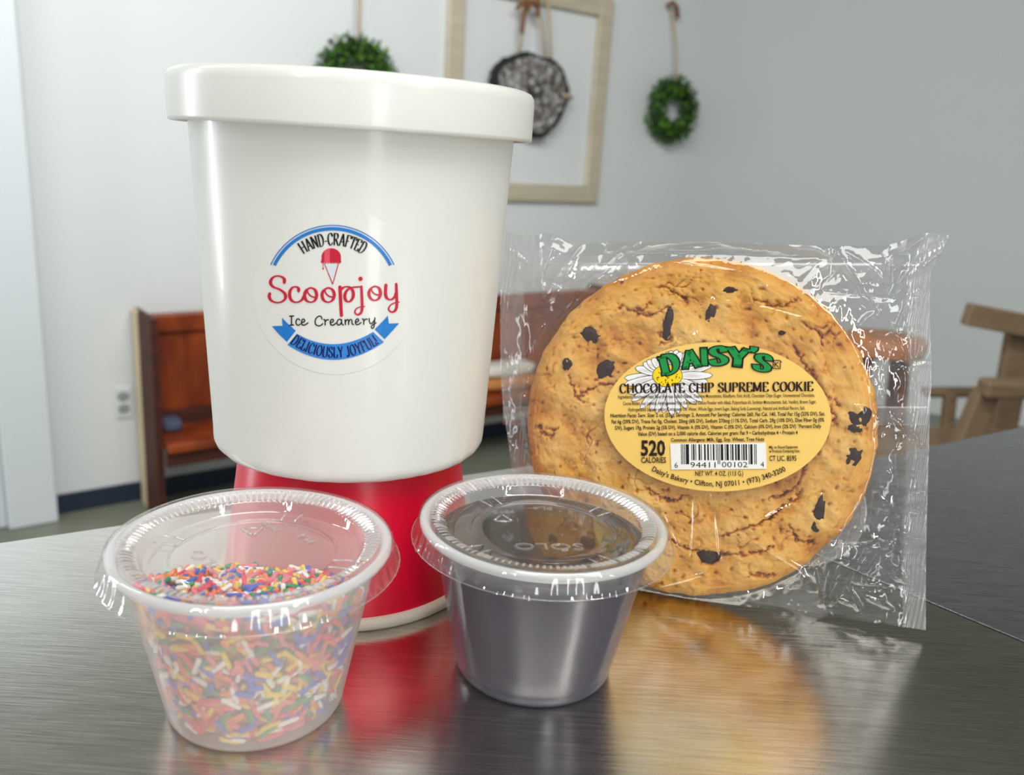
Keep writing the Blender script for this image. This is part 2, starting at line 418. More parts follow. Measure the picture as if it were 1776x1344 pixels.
# ------------------------------------------------------------------ red cup, upside down
KX, KY, KZ = -5.65, 29.413, 5.123
red = thing('paper_cup', 'red paper cup standing upside down on the table under the white tub', 'cup', (KX, KY, 0))
MB().lathe([(4.52, .22), (4.50, .40), (3.90, KZ - .22), (3.86, KZ - .1), (3.82, KZ - .02), (3.7, KZ - .0)], (KX, KY, 0), 128).build('side_wall', m_red, red)
MB().lathe([(4.5, .0), (4.66, .02), (4.75, .12), (4.76, .26), (4.70, .38), (4.56, .42), (4.45, .40)], (KX, KY, 0), 128).build('rolled_rim', m_rawpaper, red, label='cream rolled paper rim')
MB().lathe([(3.72, KZ - .01), (3.5, KZ - .02), (3.5, KZ - .3), (0, KZ - .3)], (KX, KY, 0), 96).build('bottom_disc', m_rawpaper, red, autos=40)

# ------------------------------------------------------------------ white tub with lid
ZL, ZT = 15.73, 17.227
tub = thing('ice_cream_tub', 'large white paper ice cream tub with round sticker on top of the red cup', 'tub', (KX, KY, KZ))
def tub_r(z): return 4.713 + (z - (KZ + .4)) * (5.202 - 4.713) / (ZL - KZ - .4)
random.seed(3)
cr = [random.uniform(-1, 1) for _ in range(90)]
def crimp(r, z, a):
    if z > KZ + .5: return 0
    k = a / 2 * pi * 0
    i = a / (2 * pi) * 90; i0 = int(i) % 90; f_ = i - int(i)
    return (cr[i0] * (1 - f_) + cr[(i0 + 1) % 90] * f_) * .02
MB().lathe([(4.28, KZ + .12), (4.34, KZ + .02), (4.45, KZ + .005), (4.56, KZ + .05), (4.65, KZ + .15), (4.70, KZ + .28), (tub_r(KZ + .42), KZ + .42)] + [(tub_r(z), z) for z in [KZ + .8 + i * (ZL + .6 - KZ - .8) / 14 for i in range(15)]], (KX, KY, 0), 180, rfun=crimp).build('side_wall', m_paper, tub)
MB().lathe([(4.3, KZ + .35), (0, KZ + .35)], (KX, KY, 0), 96).build('bottom_disc', m_paper, tub)
lid = MB().lathe([(5.36, ZL + .35), (5.62, ZL + .02), (5.70, ZL - .03), (5.778, ZL), (5.79, ZL + .1), (5.80, ZT - .35), (5.78, ZT - .18), (5.70, ZT - .06), (5.56, ZT), (5.40, ZT - .02), (5.30, ZT - .12), (5.26, ZT - .4), (5.15, ZT - .5), (0, ZT - .5)], (KX, KY, 0), 180).build('lid', m_paper, tub)
vseam = MB()
def tub_pt(px, py, off=0.0):
    d = ray(px, py); k = 20.0
    lo, hi = 12.0, (Vector((KX, KY, EYE)) - EYEP).length + 2
    def fn(t_):
        q = EYEP + d * t_; return sqrt((q.x - KX) ** 2 + (q.y - KY) ** 2) - (tub_r(q.z) + off)
    lo = 15.0; t_ = lo
    while fn(t_) > 0 and t_ < 40: t_ += .25
    a_, b_ = t_ - .25, t_
    for _ in range(22):
        c_ = (a_ + b_) / 2
        if fn(c_) > 0: a_ = c_
        else: b_ = c_
    return EYEP + d * ((a_ + b_) / 2)
def onto_tub(q, off):
    ax = Vector((q.x - KX, q.y - KY, 0)); ax.normalize(); return q + ax * off
def c1(off):                                  # crop frame of the sticker -> surface
    return lambda x, y: onto_tub(tub_pt(420 + .24559 * x, 340 + .24559 * y), off)
def c2(off):
    return lambda x, y: onto_tub(tub_pt(440 + .15766 * x, 460 + .15766 * y), off)
# sticker disc as a polar grid, with its edge turned back to the paper
cs = tub_pt(581.5, 505)
mb = MB(); vs = []; nr, na = 14, 96
for i in range(nr + 2):
    rr = min(i, nr) / nr; off = .008 if i <= nr else .0
    for k in range(na):
        a = 2 * pi * k / na; vs.append(onto_tub(tub_pt(581.5 + 143 * rr * cos(a), 505 + 144.2 * rr * sin(a)), off))
fs = [(i * na + k, i * na + (k + 1) % na, (i + 1) * na + (k + 1) % na, (i + 1) * na + k) for i in range(nr + 1) for k in range(na)]
mb.add(vs, fs); stick = mb.build('sticker', m_stick, tub, autos=25, label='round white sticker with a shop logo')
def band(cx, cy, R0, R1, a0, a1, n=60):
    p = []; 
    for i in range(n + 1):
        a = radians(a0 + (a1 - a0) * i / n); p += [(cx + R0 * sin(a), cy - R0 * cos(a)), (cx + R1 * sin(a), cy - R1 * cos(a))]
    return p, [(2 * i, 2 * i + 1, 2 * i + 3, 2 * i + 2) for i in range(n)]
pr = Print(c1(.02)); pr.put(band(638, 683, 480, 473, -65.5, 65.5)); pr.put(band(638, 683, 464, 441, -64.5, 64.5)); pr.build('printed_arc', m_blue, stick)
def sag(xa, ya, xm, ym, xb, yb, n):
    o = []
    for i in range(n + 1):
        t_ = i / n; o.append(((1 - t_) ** 2 * xa + 2 * t_ * (1 - t_) * (2 * xm - (xa + xb) / 2) + t_ * t_ * xb, (1 - t_) ** 2 * ya + 2 * t_ * (1 - t_) * (2 * ym - (ya + yb) / 2) + t_ * t_ * yb))
    return o
pr = Print(c1(.02)); a_ = sag(390, 972, 655, 1045, 925, 958, 30); b_ = sag(322, 1050, 660, 1155, 1000, 1030, 30)
pts = [q for ab in zip(a_, b_) for q in ab]; pr.put((pts, [(2 * i, 2 * i + 1, 2 * i + 3, 2 * i + 2) for i in range(30)])); 
pr.build('printed_banner', m_blue2, stick)
for q in ([(212, 918), (288, 916), (283, 857), (330, 905), (380, 950), (318, 1028), (262, 975)], [(1028, 843), (1035, 900), (1107, 897), (1060, 950), (1005, 1010), (935, 940), (990, 885)]):
    pr = Print(c1(.02)); pr.put(finer(poly2(q), 3)); pr.build('printed_ribbon_tail', m_blue, stick)
wd_, pcs = serif_text('HAND-CRAFTED', .065, .20, .10, ser_h=.04)
pr = Print(c1(.024)); pr.arc(pcs, wd_, 640, 714, 367, 86, -34, 34.5); pr.build('lettering', m_blk, stick)
wd_, pcs = serif_text('DELICIOUSLY JOYFUL!', .065, .20, .09, ser_h=.04)
pr = Print(c1(.026)); pr.arc(pcs, wd_, 655, 608, 532, 76, -36.5, 36, under=True); pr.build('lettering', m_navyp, stick)
pr = Print(c1(.024))                          # scoop and cone
for i in range(7):
    x0 = 562 + i * 19.4; x1 = x0 + 19.6; 
    dy = lambda x: 430 - 62 * sqrt(max(0, 1 - ((x - 630) / 68.5) ** 2))
    top = [(x0 + (x1 - x0) * k / 4, dy(x0 + (x1 - x0) * k / 4)) for k in range(5)]
    bot = [(x1 - (x1 - x0) * k / 4, 466 + 9 * sin(pi * k / 4)) for k in range(5)]
    pr.put(poly2(top + bot), 1 if i in (1, 2) else 0)
pr.put(disc2(566, 462, 9, 10)); pr.put(disc2(692, 461, 9, 10)); pr.put(disc2(573, 512, 6)); pr.put(ribbon([(573, 472), (573, 510)], [4, 4]))
pr.put(finer(poly2([(586, 478), (676, 476), (640, 610)]), 2), 2)
pr.put(ribbon([(583, 474), (612, 548), (640, 622)], [7, 7, 7]), 0); pr.put(ribbon([(681, 472), (660, 548), (640, 622)], [7, 7, 7]), 0)
pr.build('printed_cone', [m_crim, m_pink, m_pale], stick)
SC = [
 [(340, 192), (340, 152), (305, 124), (250, 118), (205, 145), (190, 195), (222, 238), (290, 265), (345, 310), (352, 362), (312, 400), (255, 409), (200, 388), (176, 345), (182, 308)],
 [(495, 285), (497, 255), (468, 236), (428, 246), (402, 290), (402, 350), (432, 395), (482, 406), (532, 380), (560, 330), (585, 268)],
 [(628, 245), (580, 275), (562, 330), (582, 385), (628, 405), (675, 385), (695, 325), (675, 268), (628, 245)],
 [(590, 258), (602, 305), (640, 342), (692, 352)],
 [(820, 245), (772, 275), (754, 325), (772, 382), (820, 405), (868, 382), (888, 325), (868, 268), (820, 245)],
 [(782, 262), (795, 305), (832, 340), (882, 350)],
 [(968, 262), (1000, 238), (1055, 240), (1092, 285), (1092, 350), (1055, 398), (1015, 385), (1003, 330), (1030, 272), (1090, 242), (1188, 236)],
 [(1330, 228), (1285, 258), (1266, 308), (1285, 362), (1330, 385), (1376, 362), (1394, 305), (1376, 250), (1330, 228)],
 [(1290, 245), (1303, 288), (1338, 318), (1386, 328)],
 [(1453, 213), (1449, 318), (1470, 365), (1512, 376), (1552, 340), (1566, 300)],
]
pr = Print(c2(.024))
for i, s_ in enumerate(SC): pr.put(pen(smooth_line(s_, 7), 17, 36 if i not in (3, 5, 8) else 17, .1))
for s_, ws in (([(950, 238), (957, 390), (966, 548)], [38, 37, 36]), ([(1184, 232), (1190, 360), (1192, 470), (1178, 522), (1142, 542), (1113, 516), (1130, 476), (1178, 456), (1228, 451)], [28, 32, 32, 28, 18, 18, 14, 12, 10]),
               ([(1566, 203), (1570, 330), (1572, 440), (1556, 494), (1516, 513), (1482, 482), (1504, 436), (1560, 408), (1606, 404)], [28, 32, 32, 28, 18, 18, 14, 12, 10])):
    q = smooth_line([(a, b) for a, b in s_], 7); m_ = len(q); w2 = []
    for i in range(m_):
        t_ = i / (m_ - 1) * (len(ws) - 1); k = min(int(t_), len(ws) - 2); w2.append(ws[k] + (ws[k + 1] - ws[k]) * (t_ - k))
    pr.put(ribbon(q, w2))
for (x, y, r) in ((1175, 148, 24), (340, 190, 15), (182, 310, 14), (497, 284, 14), (950, 240, 19), (966, 548, 19), (1184, 234, 14), (1453, 214, 14), (1566, 205, 14)): pr.put(disc2(x, y, r))
pr.build('lettering', m_crim, stick, label='crimson script lettering')
IC = [[(398, 559), (442, 556)], [(420, 558), (419, 606), (420, 656)], [(400, 659), (442, 655)],
 [(510, 602), (495, 588), (478, 595), (468, 620), (475, 648), (495, 658), (515, 645)],
 [(528, 627), (555, 622), (565, 605), (550, 590), (535, 600), (528, 630), (540, 655), (565, 655), (600, 632)],
 [(752, 590), (745, 565), (720, 558), (690, 580), (678, 615), (685, 650), (715, 665), (745, 657), (762, 640)],
 [(772, 597), (785, 600), (788, 655)], [(788, 622), (805, 600), (825, 600)],
 [(845, 630), (870, 622), (880, 605), (868, 592), (850, 602), (843, 630), (855, 655), (880, 655), (905, 635)],
 [(965, 602), (945, 592), (925, 605), (918, 635), (930, 655), (950, 650), (965, 625), (968, 596)], [(968, 596), (970, 640), (988, 655)],
 [(1005, 598), (1010, 652)], [(1010, 622), (1025, 598), (1042, 602), (1045, 650)], [(1045, 622), (1062, 596), (1080, 602), (1083, 640), (1098, 650)],
 [(1120, 625), (1145, 618), (1155, 600), (1143, 588), (1127, 597), (1118, 625), (1130, 650), (1155, 648), (1180, 628)],
 [(1195, 590), (1208, 595), (1210, 648)], [(1212, 614), (1228, 592), (1250, 592)],
 [(1270, 583), (1272, 618), (1285, 640), (1307, 630), (1326, 603)], [(1332, 576), (1328, 640), (1320, 680), (1302, 693), (1292, 676), (1310, 652), (1345, 632)]]
pr = Print(c2(.024))
for s_ in IC:
    q = smooth_line(s_, 5); pr.put(ribbon(q, [13] * len(q))); pr.put(disc2(*s_[0], 6.5, n=10)); pr.put(disc2(*s_[-1], 6.5, n=10))
pr.build('lettering', m_blk, stick)

# ------------------------------------------------------------------ portion cups
m_lid = film('clear_lid_plastic', f0=.12, haze=.06, rough=.05, f1=.8, hazecol=(.95, .96, .97, 1))
m_riblet = film('bright_rib_plastic', f0=.24, haze=.50, rough=.06, f1=.8, hazecol=(.95, .96, .98, 1))  # whiter haze paints in the bright refraction stripes of the ribs
m_emb = film('embossed_plastic', f0=.22, haze=.22, rough=.08, f1=.8)
m_rim = film('milky_rim_plastic', f0=.06, haze=.86, rough=.15, hazecol=(.95, .97, .99, 1))
m_milky = film('milky_cup_plastic', f0=.03, haze=.48, rough=.3, f1=.5, hazecol=(1, .975, .95, 1))
m_milkyd = film('milky_cup_plastic_over_sauce', f0=.05, haze=.24, rough=.22, f1=.6, hazecol=(.46, .48, .66, 1))
def body_r(z): return 2.44 + (3.24 - 2.44) * (z - .4) / 3.9
def portion_cup(x, y, label, m_body, rot, seed):
    t = thing('portion_cup', label, 'cup', (x, y, 0), group='lidded portion cups in front')
    c = (x, y, 0)
    MB().lathe([(0, .14), (1.9, .14), (2.05, .02), (2.2, .015), (2.32, .06), (2.40, .2), (body_r(.4), .4)] + [(body_r(z), z) for z in (1, 1.7, 2.4, 3.1, 3.7, 4.3)] + [(3.30, 4.45), (3.34, 4.7)], c, 128).build('body', m_body, t)
    MB().lathe([(3.34, 4.66), (3.38, 4.80), (3.44, 4.90), (3.56, 4.93), (3.66, 4.88), (3.68, 4.78), (3.62, 4.68)], c, 144).build('rim', m_rim, t, label='milky white rolled rim')
    rnd = random.Random(seed)
    def rf(r, z, a):
        if r > 3.72: return .018 * sin(a * 52) * (1 if z < 4.7 else .4) + .02 * sin(a * 7 + seed)
        return 0
    def zf(r, z, a):
        if 2.92 < r < 3.36: return .06 * (1 if sin(a * 110) > 0 else -1) * sin(pi * (r - 2.92) / .44)
        return 0
    prof = [(3.90, 4.33), (3.886, 4.35), (3.84, 4.42), (3.78, 4.6), (3.74, 4.8), (3.70, 4.95), (3.6, 5.0), (3.45, 5.0), (3.37, 4.97), (3.34, 4.95), (3.30, 4.94), (3.2, 4.91), (3.1, 4.88), (3.0, 4.84), (2.93, 4.82), (2.88, 4.78), (2.82, 4.55), (2.76, 4.47), (2.6, 4.45), (2.3, 4.45), (2.2, 4.46), (2.14, 4.52), (2.08, 4.55), (1.8, 4.555), (1.0, 4.56), (0, 4.56)]
    lm = MB().lathe(prof, c, 880, rf, zf)
    for fi, fc in enumerate(lm.f):
        ri, k = divmod(fi, 880)
        if 9 <= ri <= 13 and sin(2 * pi * (k + .5) / 880 * 110) > .3: lm.m[fi] = 1  # bright stripes painted on the rib tops
    ld = lm.build('lid', [m_lid, m_riblet], t, label='clear ribbed snap-on lid')
    MB().lathe([(3.90, 4.33), (3.915, 4.345), (3.90, 4.36), (3.885, 4.345), (3.90, 4.33)], c, 180).build('skirt_edge', m_emb, ld)
    # lettering pressed into the lid
    mb = MB()
    def press(txt, cx, cy, h, wdt, ang, out=.015):
        w_, pcs = font_text(txt, 0.0)
        for v, f in pcs:
            p3 = []; 
            k = wdt / w_
            for (a, b) in v:
                lx = cx + (a * k - wdt / 2) ; ly = cy + (b * h - h / 2)
                X = lx * cos(ang) - ly * sin(ang); Y = lx * sin(ang) + ly * cos(ang)
                p3.append((x + X, y + Y))
            n = len(p3)
            mb.add([(a, b, 4.60) for a, b in p3], f)
            # sides along boundary edges
            cnt = {}
            for fc in f:
                for i in range(len(fc)):
                    e = (fc[i], fc[(i + 1) % len(fc)]); cnt[tuple(sorted(e))] = cnt.get(tuple(sorted(e)), 0) + 1
            for e, q in cnt.items():
                if q == 1: mb.add([(*p3[e[0]], 4.55), (*p3[e[1]], 4.55), (*p3[e[1]], 4.60), (*p3[e[0]], 4.60)], [(0, 1, 2, 3)])
    press('SOLO', 0, 1.25, .42, 2.0, rot)
    press('PL4', -.2, -1.5, .25, .6, rot)
    press('PETE', .95, -1.25, .2, .65, rot + .1)
    mb.build('embossing', m_emb, ld, False, kind='stuff')
    tri = MB()
    pc = [(1.15, -.95), (1.45, -.45), (.85, -.45)]
    for i in range(3):
        a = Vector((*pc[i], 0)); b = Vector((*pc[(i + 1) % 3], 0)); 
        R_ = Matrix.Rotation(rot, 3, 'Z'); d = (b - a)
        a2 = R_ @ (a + d * .1); b2 = R_ @ (b - d * .1)
        tri.tube([(x + a2.x, y + a2.y, 4.59), (x + b2.x, y + b2.y, 4.59)], .035, 6)
    tri.build('recycling_triangle', m_emb, ld)
    notch = MB()
    for q in range(4):
        a = rot + .6 + q * pi / 2
        for da in (-.09, .09):
            notch.tube([(x + r * cos(a + da), y + r * sin(a + da), zz) for r, zz in ((2.16, 4.52), (2.45, 4.56), (2.78, 4.56))], .03, 6)
    notch.build('locking_tabs', m_emb, ld, kind='stuff')
    return t
SX, SY, CX, CY = -6.662, 21.116, 1.186, 23.763
portion_cup(SX, SY, 'clear lidded portion cup of rainbow sprinkles at front left', m_milky, pi - .75, 1)
portion_cup(CX, CY, 'clear lidded portion cup of chocolate sauce in front of the cookie', m_milkyd, pi + .12, 2)

# chocolate sauce
m_sauce = mat('chocolate_sauce', srgb(46, 22, 12), .06, spec=.6)
MB().lathe([(0, .17), (1.9, .17), (2.2, .16), (2.34, .3)] + [(body_r(z) - .03, z) for z in (.5, 1, 1.7, 2.4, 3.1, 3.7, 4.2)] + [(body_r(4.28) - .04, 4.3), (3.1, 4.29), (2.9, 4.28), (0, 4.28)], (CX, CY, 0), 96).build('chocolate_sauce', m_sauce, None, label='dark glossy chocolate sauce filling the right portion cup', category='sauce')

# sprinkles
rs = random.Random(11)
SPC = [srgb(244, 66, 92), srgb(255, 220, 60), srgb(72, 100, 216), srgb(40, 158, 104), srgb(255, 142, 66), srgb(255, 254, 248), srgb(250, 130, 150)]
spm = [mat('sprinkle_' + n_, c_, .35) for n_, c_ in zip(('red', 'yellow', 'blue', 'green', 'orange', 'white', 'pink'), SPC)]
m_core = mat('sprinkle_heap', srgb(190, 120, 90), .8)
L(m_core, ramp(m_core, noise_n(m_core, coords(m_core), 300, 2), [(.35, SPC[2]), (.45, SPC[0]), (.55, SPC[1]), (.65, SPC[3])]), P(m_core).inputs['Base Color'])
spk = MB()
def jimmy(c, d, ln, r, mi):
    d = Vector(d).normalized(); a = d.orthogonal().normalized(); b = d.cross(a); c = Vector(c); vs = []
    for (t_, rr) in ((-.5, .45), (-.42, .95), (.42, .95), (.5, .45)):
        for k in range(6):
            an = k * pi / 3; vs.append(c + d * (ln * t_) + (a * cos(an) + b * sin(an)) * (r * rr))
    fs = [(i * 6 + k, i * 6 + (k + 1) % 6, (i + 1) * 6 + (k + 1) % 6, (i + 1) * 6 + k) for i in range(3) for k in range(6)]
    fs += [tuple(range(6))[::-1], tuple(range(18, 24))]
    spk.add(vs, fs, mi)
def fill(x, y): return min(4.12, 3.5 - .32 * (y - SY)) + .15 * noise.noise(Vector((x * .8, y * .8, 3)))
for i in range(3000):
    z = .25 + rs.random() * 3.9; a = rs.random() * 2 * pi; dep = .16 + rs.random() * .42
    r = body_r(max(z, .5)) - dep
    if z < .5: r -= .12
    px_, py_ = SX + r * cos(a), SY + r * sin(a)
    if z > fill(px_, py_): continue
    tn = Vector((-sin(a), cos(a), 0)); e = rs.uniform(-1.4, 1.4)
    d = tn * cos(e) + Vector((cos(a) * .2, sin(a) * .2, 1)) * sin(e)
    if z < .5 : d = tn + Vector((0, 0, rs.uniform(-.2, .2)))
    jimmy((px_, py_, z), d, rs.uniform(.36, .66), .080, rs.randrange(7))
for i in range(1100):
    r = 3.0 * sqrt(rs.random()); a = rs.random() * 2 * pi; px_, py_ = SX + r * cos(a), SY + r * sin(a)
    z = fill(px_, py_) + rs.uniform(-.2, .12)
    if r > body_r(z) - .36: r = body_r(z) - .36; px_, py_ = SX + r * cos(a), SY + r * sin(a); d = None
    d = Vector((rs.uniform(-1, 1), rs.uniform(-1, 1), rs.uniform(-.5, .5)))
    if r > body_r(z) - .6: d = Vector((-sin(a), cos(a), rs.uniform(-.2, .2)))
    jimmy((px_, py_, z), d, rs.uniform(.34, .56), .078, rs.randrange(7))
spk.lathe([(0, .3), (1.85, .3), (1.95, .6), (2.35, 2.4), (0, 2.4)], (SX, SY, 0), 48, mi=7)
spk.build('rainbow_sprinkles', spm + [m_core], None, kind='stuff', label='rainbow sprinkles filling the left portion cup', category='sprinkles')

# ------------------------------------------------------------------ cookie in its bag
YAW, TILT, RC = -.2339, .1714, 6.18
CC = Vector((6.69, 29.8, 6.15))
ua = Vector((cos(YAW), sin(YAW), 0)); bk = Vector((-sin(YAW), cos(YAW), 0))
vb = Z3 * cos(TILT) + bk * sin(TILT); wc = ua.cross(vb)          # wc points to the camera
if wc.y > 0: wc = -wc
def CK(u, v, w_): return CC + ua * u + vb * v + wc * w_
def ck_at(px, py, w_=0.0):
    q = on_plane(px, py, CC + wc * w_, wc) - CC; return q.dot(ua), q.dot(vb)
CHIPS = [(1020, 580, .30, .20, .3), (999, 562, .20, .16, .6), (1159, 562, .15, .42, 0), (1232, 543, .12, .27, .1), (1049, 640, .36, .22, -.8), (982, 632, .15, .18, 0),
         (1491, 722, .27, .30, .4), (1484, 744, .20, .13, 0), (1484, 792, .20, .34, .3), (1421, 896, .15, .50, .05), (1229, 969, .32, .2, .1), (1068, 700, .1, .14, 0), (1330, 480, .10, .06, 0), (1357, 577, .1, .07, 0), (1265, 503, .24, .08, -.2), (1205, 470, .08, .05, 0)]
chips = [(*ck_at(a, b, .9), c_, d_, e_) for a, b, c_, d_, e_ in CHIPS]
# the bigger cracks of the photographed face
CR = [[(1090, 540), (1130, 545), (1165, 530)], [(1000, 690), (1040, 668), (1080, 665), (1100, 640)], [(985, 655), (1000, 690), (1015, 700)],
      [(1120, 930), (1110, 905), (1180, 950), (1240, 968)], [(1245, 966), (1300, 965), (1345, 950)], [(1250, 935), (1300, 915), (1330, 905), (1395, 855)], [(1330, 870), (1380, 850), (1400, 800)],
      [(1380, 600), (1400, 640), (1412, 665)], [(1405, 640), (1440, 700), (1450, 740)], [(1455, 700), (1440, 690)], [(930, 740), (950, 760), (965, 740)], [(1310, 520), (1350, 530), (1385, 520)], [(1140, 495), (1165, 503), (1190, 520)],
      [(1140, 580), (1160, 590), (1145, 600)], [(1390, 560), (1420, 575), (1430, 600)], [(1370, 915), (1385, 940), (1410, 945)], [(1300, 1000), (1350, 1003)], [(1120, 850), (1160, 870), (1190, 860)], [(1075, 530), (1100, 540), (1125, 528)]]
crk = []
for c_ in CR:
    q = [ck_at(a, b, .9) for a, b in smooth_line(c_, 6)]; crk.append(q)
def seg_d(u, v, q):
    best = 9
    for (x0, y0), (x1, y1) in zip(q, q[1:]):
        dx, dy = x1 - x0, y1 - y0; t_ = max(0, min(1, ((u - x0) * dx + (v - y0) * dy) / (dx * dx + dy * dy + 1e-9)))
        d = (u - x0 - dx * t_) ** 2 + (v - y0 - dy * t_) ** 2
        if d < best: best = d
    return sqrt(best)
crb = [(min(a for a, b in q) - .5, max(a for a, b in q) + .5, min(b for a, b in q) - .5, max(b for a, b in q) + .5) for q in crk]
def cookie_h(u, v):
    """relief of the face and how deep in a crack a spot is"""
    p = Vector((u, v, 0))
    h = .20 * noise.noise(p * .45) + .15 * noise.noise(p * .9 + Vector((5, 2, 0))) + .095 * noise.noise(p * 2.3) + .028 * noise.noise(p * 6) + .018 * noise.noise(p * 13)
    wp = p + Vector((noise.noise(p * 1.3), noise.noise(p * 1.3 + Vector((9, 9, 9))), 0)) * .9
    dd = noise.voronoi(wp * .62)[0]; e1 = dd[1] - dd[0]
    k = max(0, 1 - e1 / .035) * max(0, min(1, -.05 + 1.8 * noise.noise(p * .9 + Vector((3, 7, 1)))))
    wp = p + Vector((noise.noise(p * 4), noise.noise(p * 4 + Vector((4, 4, 4))), 0)) * .25
    dd = noise.voronoi(wp * 2.2)[0]; e2 = dd[1] - dd[0]
    k2 = max(0, 1 - e2 / .09) * max(0, min(1, .1 + 1.6 * noise.noise(p * 1.6 + Vector((1, 1, 8)))))
    for q, bb in zip(crk, crb):
        if bb[0] < u < bb[1] and bb[2] < v < bb[3]:
            d = seg_d(u + .14 * noise.noise(p * 5) + .08 * noise.noise(p * 13), v + .14 * noise.noise(p * 5 + Vector((7, 0, 0))) + .08 * noise.noise(p * 13 + Vector((7, 0, 0))), q)
            k = max(k, max(0, 1 - d / (.035 + .07 * abs(noise.noise(p * 1.7)) + .02)) * 1.2)
    pit = max(0, noise.noise(p * 5.5 + Vector((0, 3, 3))) - .36) * 3
    return h - .13 * k - .05 * k2 - .09 * pit, min(1.2, k + .5 * k2 + .8 * pit)
mb = MB(); vs = []; tone = []; nr, na = 190, 560
def rim_r(a): return RC * (1 + .006 * sin(2 * a + 1) + .006 * noise.noise(Vector((cos(a) * 2, sin(a) * 2, 0))) + .003 * noise.noise(Vector((cos(a) * 14, sin(a) * 14, 0))))
for i in range(nr + 1):
    s_ = i / nr
    for k in range(na):
        a = 2 * pi * k / na; R_ = rim_r(a)
        if s_ < .8: rr = s_ / .8 * .9; wz = .72 - .13 * rr ** 2 * .9
        else:
            b = (s_ - .8) / .2 * (pi * .62); rr = .9 + .1 * sin(b) ** .9 if b < pi / 2 else 1 - .02 * (b - pi / 2); wz = -.05 + .655 * cos(b)
        u, v = R_ * rr * cos(a), R_ * rr * sin(a); h, kk = cookie_h(u, v)
        if rr > .93: h *= .55
        vs.append(CK(u, v, min(.95, wz + h * (1 if s_ < .9 else .5))) + (ua * cos(a) + vb * sin(a)) * (0 if s_ < .85 else (h - .02) * .5))
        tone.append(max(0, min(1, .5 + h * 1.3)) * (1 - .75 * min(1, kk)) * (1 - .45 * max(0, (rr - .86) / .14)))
fs = [(i * na + k, i * na + (k + 1) % na, (i + 1) * na + (k + 1) % na, (i + 1) * na + k) for i in range(nr) for k in range(na)]
mb.add(vs, fs)
b0 = len(mb.v); vs = []
for i in range(1, 7):
    for k in range(na):
        a = 2 * pi * k / na; rr = (1 - i / 6) * .96; vs.append(CK(RC * rr * cos(a), RC * rr * sin(a), -.62)); tone.append(.3)
mb.add(vs, []); 
for i in range(6):
    o1 = (nr * na) if i == 0 else b0 + (i - 1) * na; o2 = b0 + i * na
    for k in range(na): mb.f.append([o1 + k, o1 + (k + 1) % na, o2 + (k + 1) % na, o2 + k]); mb.m.append(0)
mb.v = [(x, y, max(z, .1)) for x, y, z in mb.v]
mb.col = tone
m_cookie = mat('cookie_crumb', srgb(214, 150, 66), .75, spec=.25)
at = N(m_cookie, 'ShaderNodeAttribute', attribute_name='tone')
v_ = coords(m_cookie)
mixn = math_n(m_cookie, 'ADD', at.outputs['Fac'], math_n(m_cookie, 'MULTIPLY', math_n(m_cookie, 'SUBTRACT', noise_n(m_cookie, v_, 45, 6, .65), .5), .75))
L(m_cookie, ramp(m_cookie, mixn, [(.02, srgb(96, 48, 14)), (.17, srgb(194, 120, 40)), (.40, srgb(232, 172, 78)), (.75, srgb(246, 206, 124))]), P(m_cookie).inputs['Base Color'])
bump(m_cookie, noise_n(m_cookie, v_, 420, 5, .7), .35, .0012)
cookie = thing('cookie', 'large round golden chocolate chip cookie standing inside the clear bag', 'cookie', CK(0, -RC, 0))
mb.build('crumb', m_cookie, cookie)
m_chip = mat('dark_chocolate', srgb(44, 20, 14), .5, spec=.25)
bump(m_chip, noise_n(m_chip, v_ if False else coords(m_chip), 250, 4), .3)
for (u, v, ru, rv, an) in chips:
    c_ = MB(); vs = []; n1, n2 = 10, 16; sd = rs.random() * 50
    wz = .72 - .13 * (u * u + v * v) / RC ** 2 + cookie_h(u, v)[0] * .6 - .04
    if (u * u + v * v) > (RC * .9) ** 2: wz -= .25
    for i in range(n1 + 1):
        for k in range(n2):
            th = pi * i / n1; ph = 2 * pi * k / n2; d = Vector((sin(th) * cos(ph), sin(th) * sin(ph), cos(th)))
            q = 1 + .5 * noise.noise(d * 1.9 + Vector((sd, 0, 0))); x, y = d.x * ru * 1.3 * q, d.y * rv * 1.3 * q
            vs.append(CK(u + x * cos(an) + y * sin(an), v - x * sin(an) + y * cos(an), wz + .01 + d.z * .12 * q))
    fs = [(i * n2 + k, i * n2 + (k + 1) % n2, (i + 1) * n2 + (k + 1) % n2, (i + 1) * n2 + k) for i in range(n1) for k in range(n2)]
    c_.add(vs, fs).build('chocolate_chip', m_chip, cookie)

# the bag
OUT_T = [(878, 402), (925, 408), (960, 405), (1000, 424), (1050, 420), (1140, 419), (1260, 420), (1360, 424), (1450, 427), (1540, 424), (1580, 412), (1610, 404), (1648, 407)]
OUT_L = [(878, 402), (874, 440), (868, 520), (868, 620), (872, 700), (882, 770), (892, 840), (915, 900), (945, 985)]
OUT_R = [(1648, 407), (1628, 446), (1614, 480), (1613, 560), (1616, 640), (1613, 720), (1609, 850), (1606, 980), (1606, 1093)]
def curve(pts, n):
    q = smooth_line(pts, 10); d = [0]
    for a, b in zip(q, q[1:]): d.append(d[-1] + sqrt((a[0] - b[0]) ** 2 + (a[1] - b[1]) ** 2))
    o = []; j = 0
    for i in range(n + 1):
        t_ = d[-1] * i / n
        while j < len(q) - 2 and d[j + 1] < t_: j += 1
        f_ = (t_ - d[j]) / (d[j + 1] - d[j] + 1e-9); o.append((q[j][0] + (q[j + 1][0] - q[j][0]) * f_, q[j][1] + (q[j + 1][1] - q[j][1]) * f_))
    return o
NU, NV = 400, 250
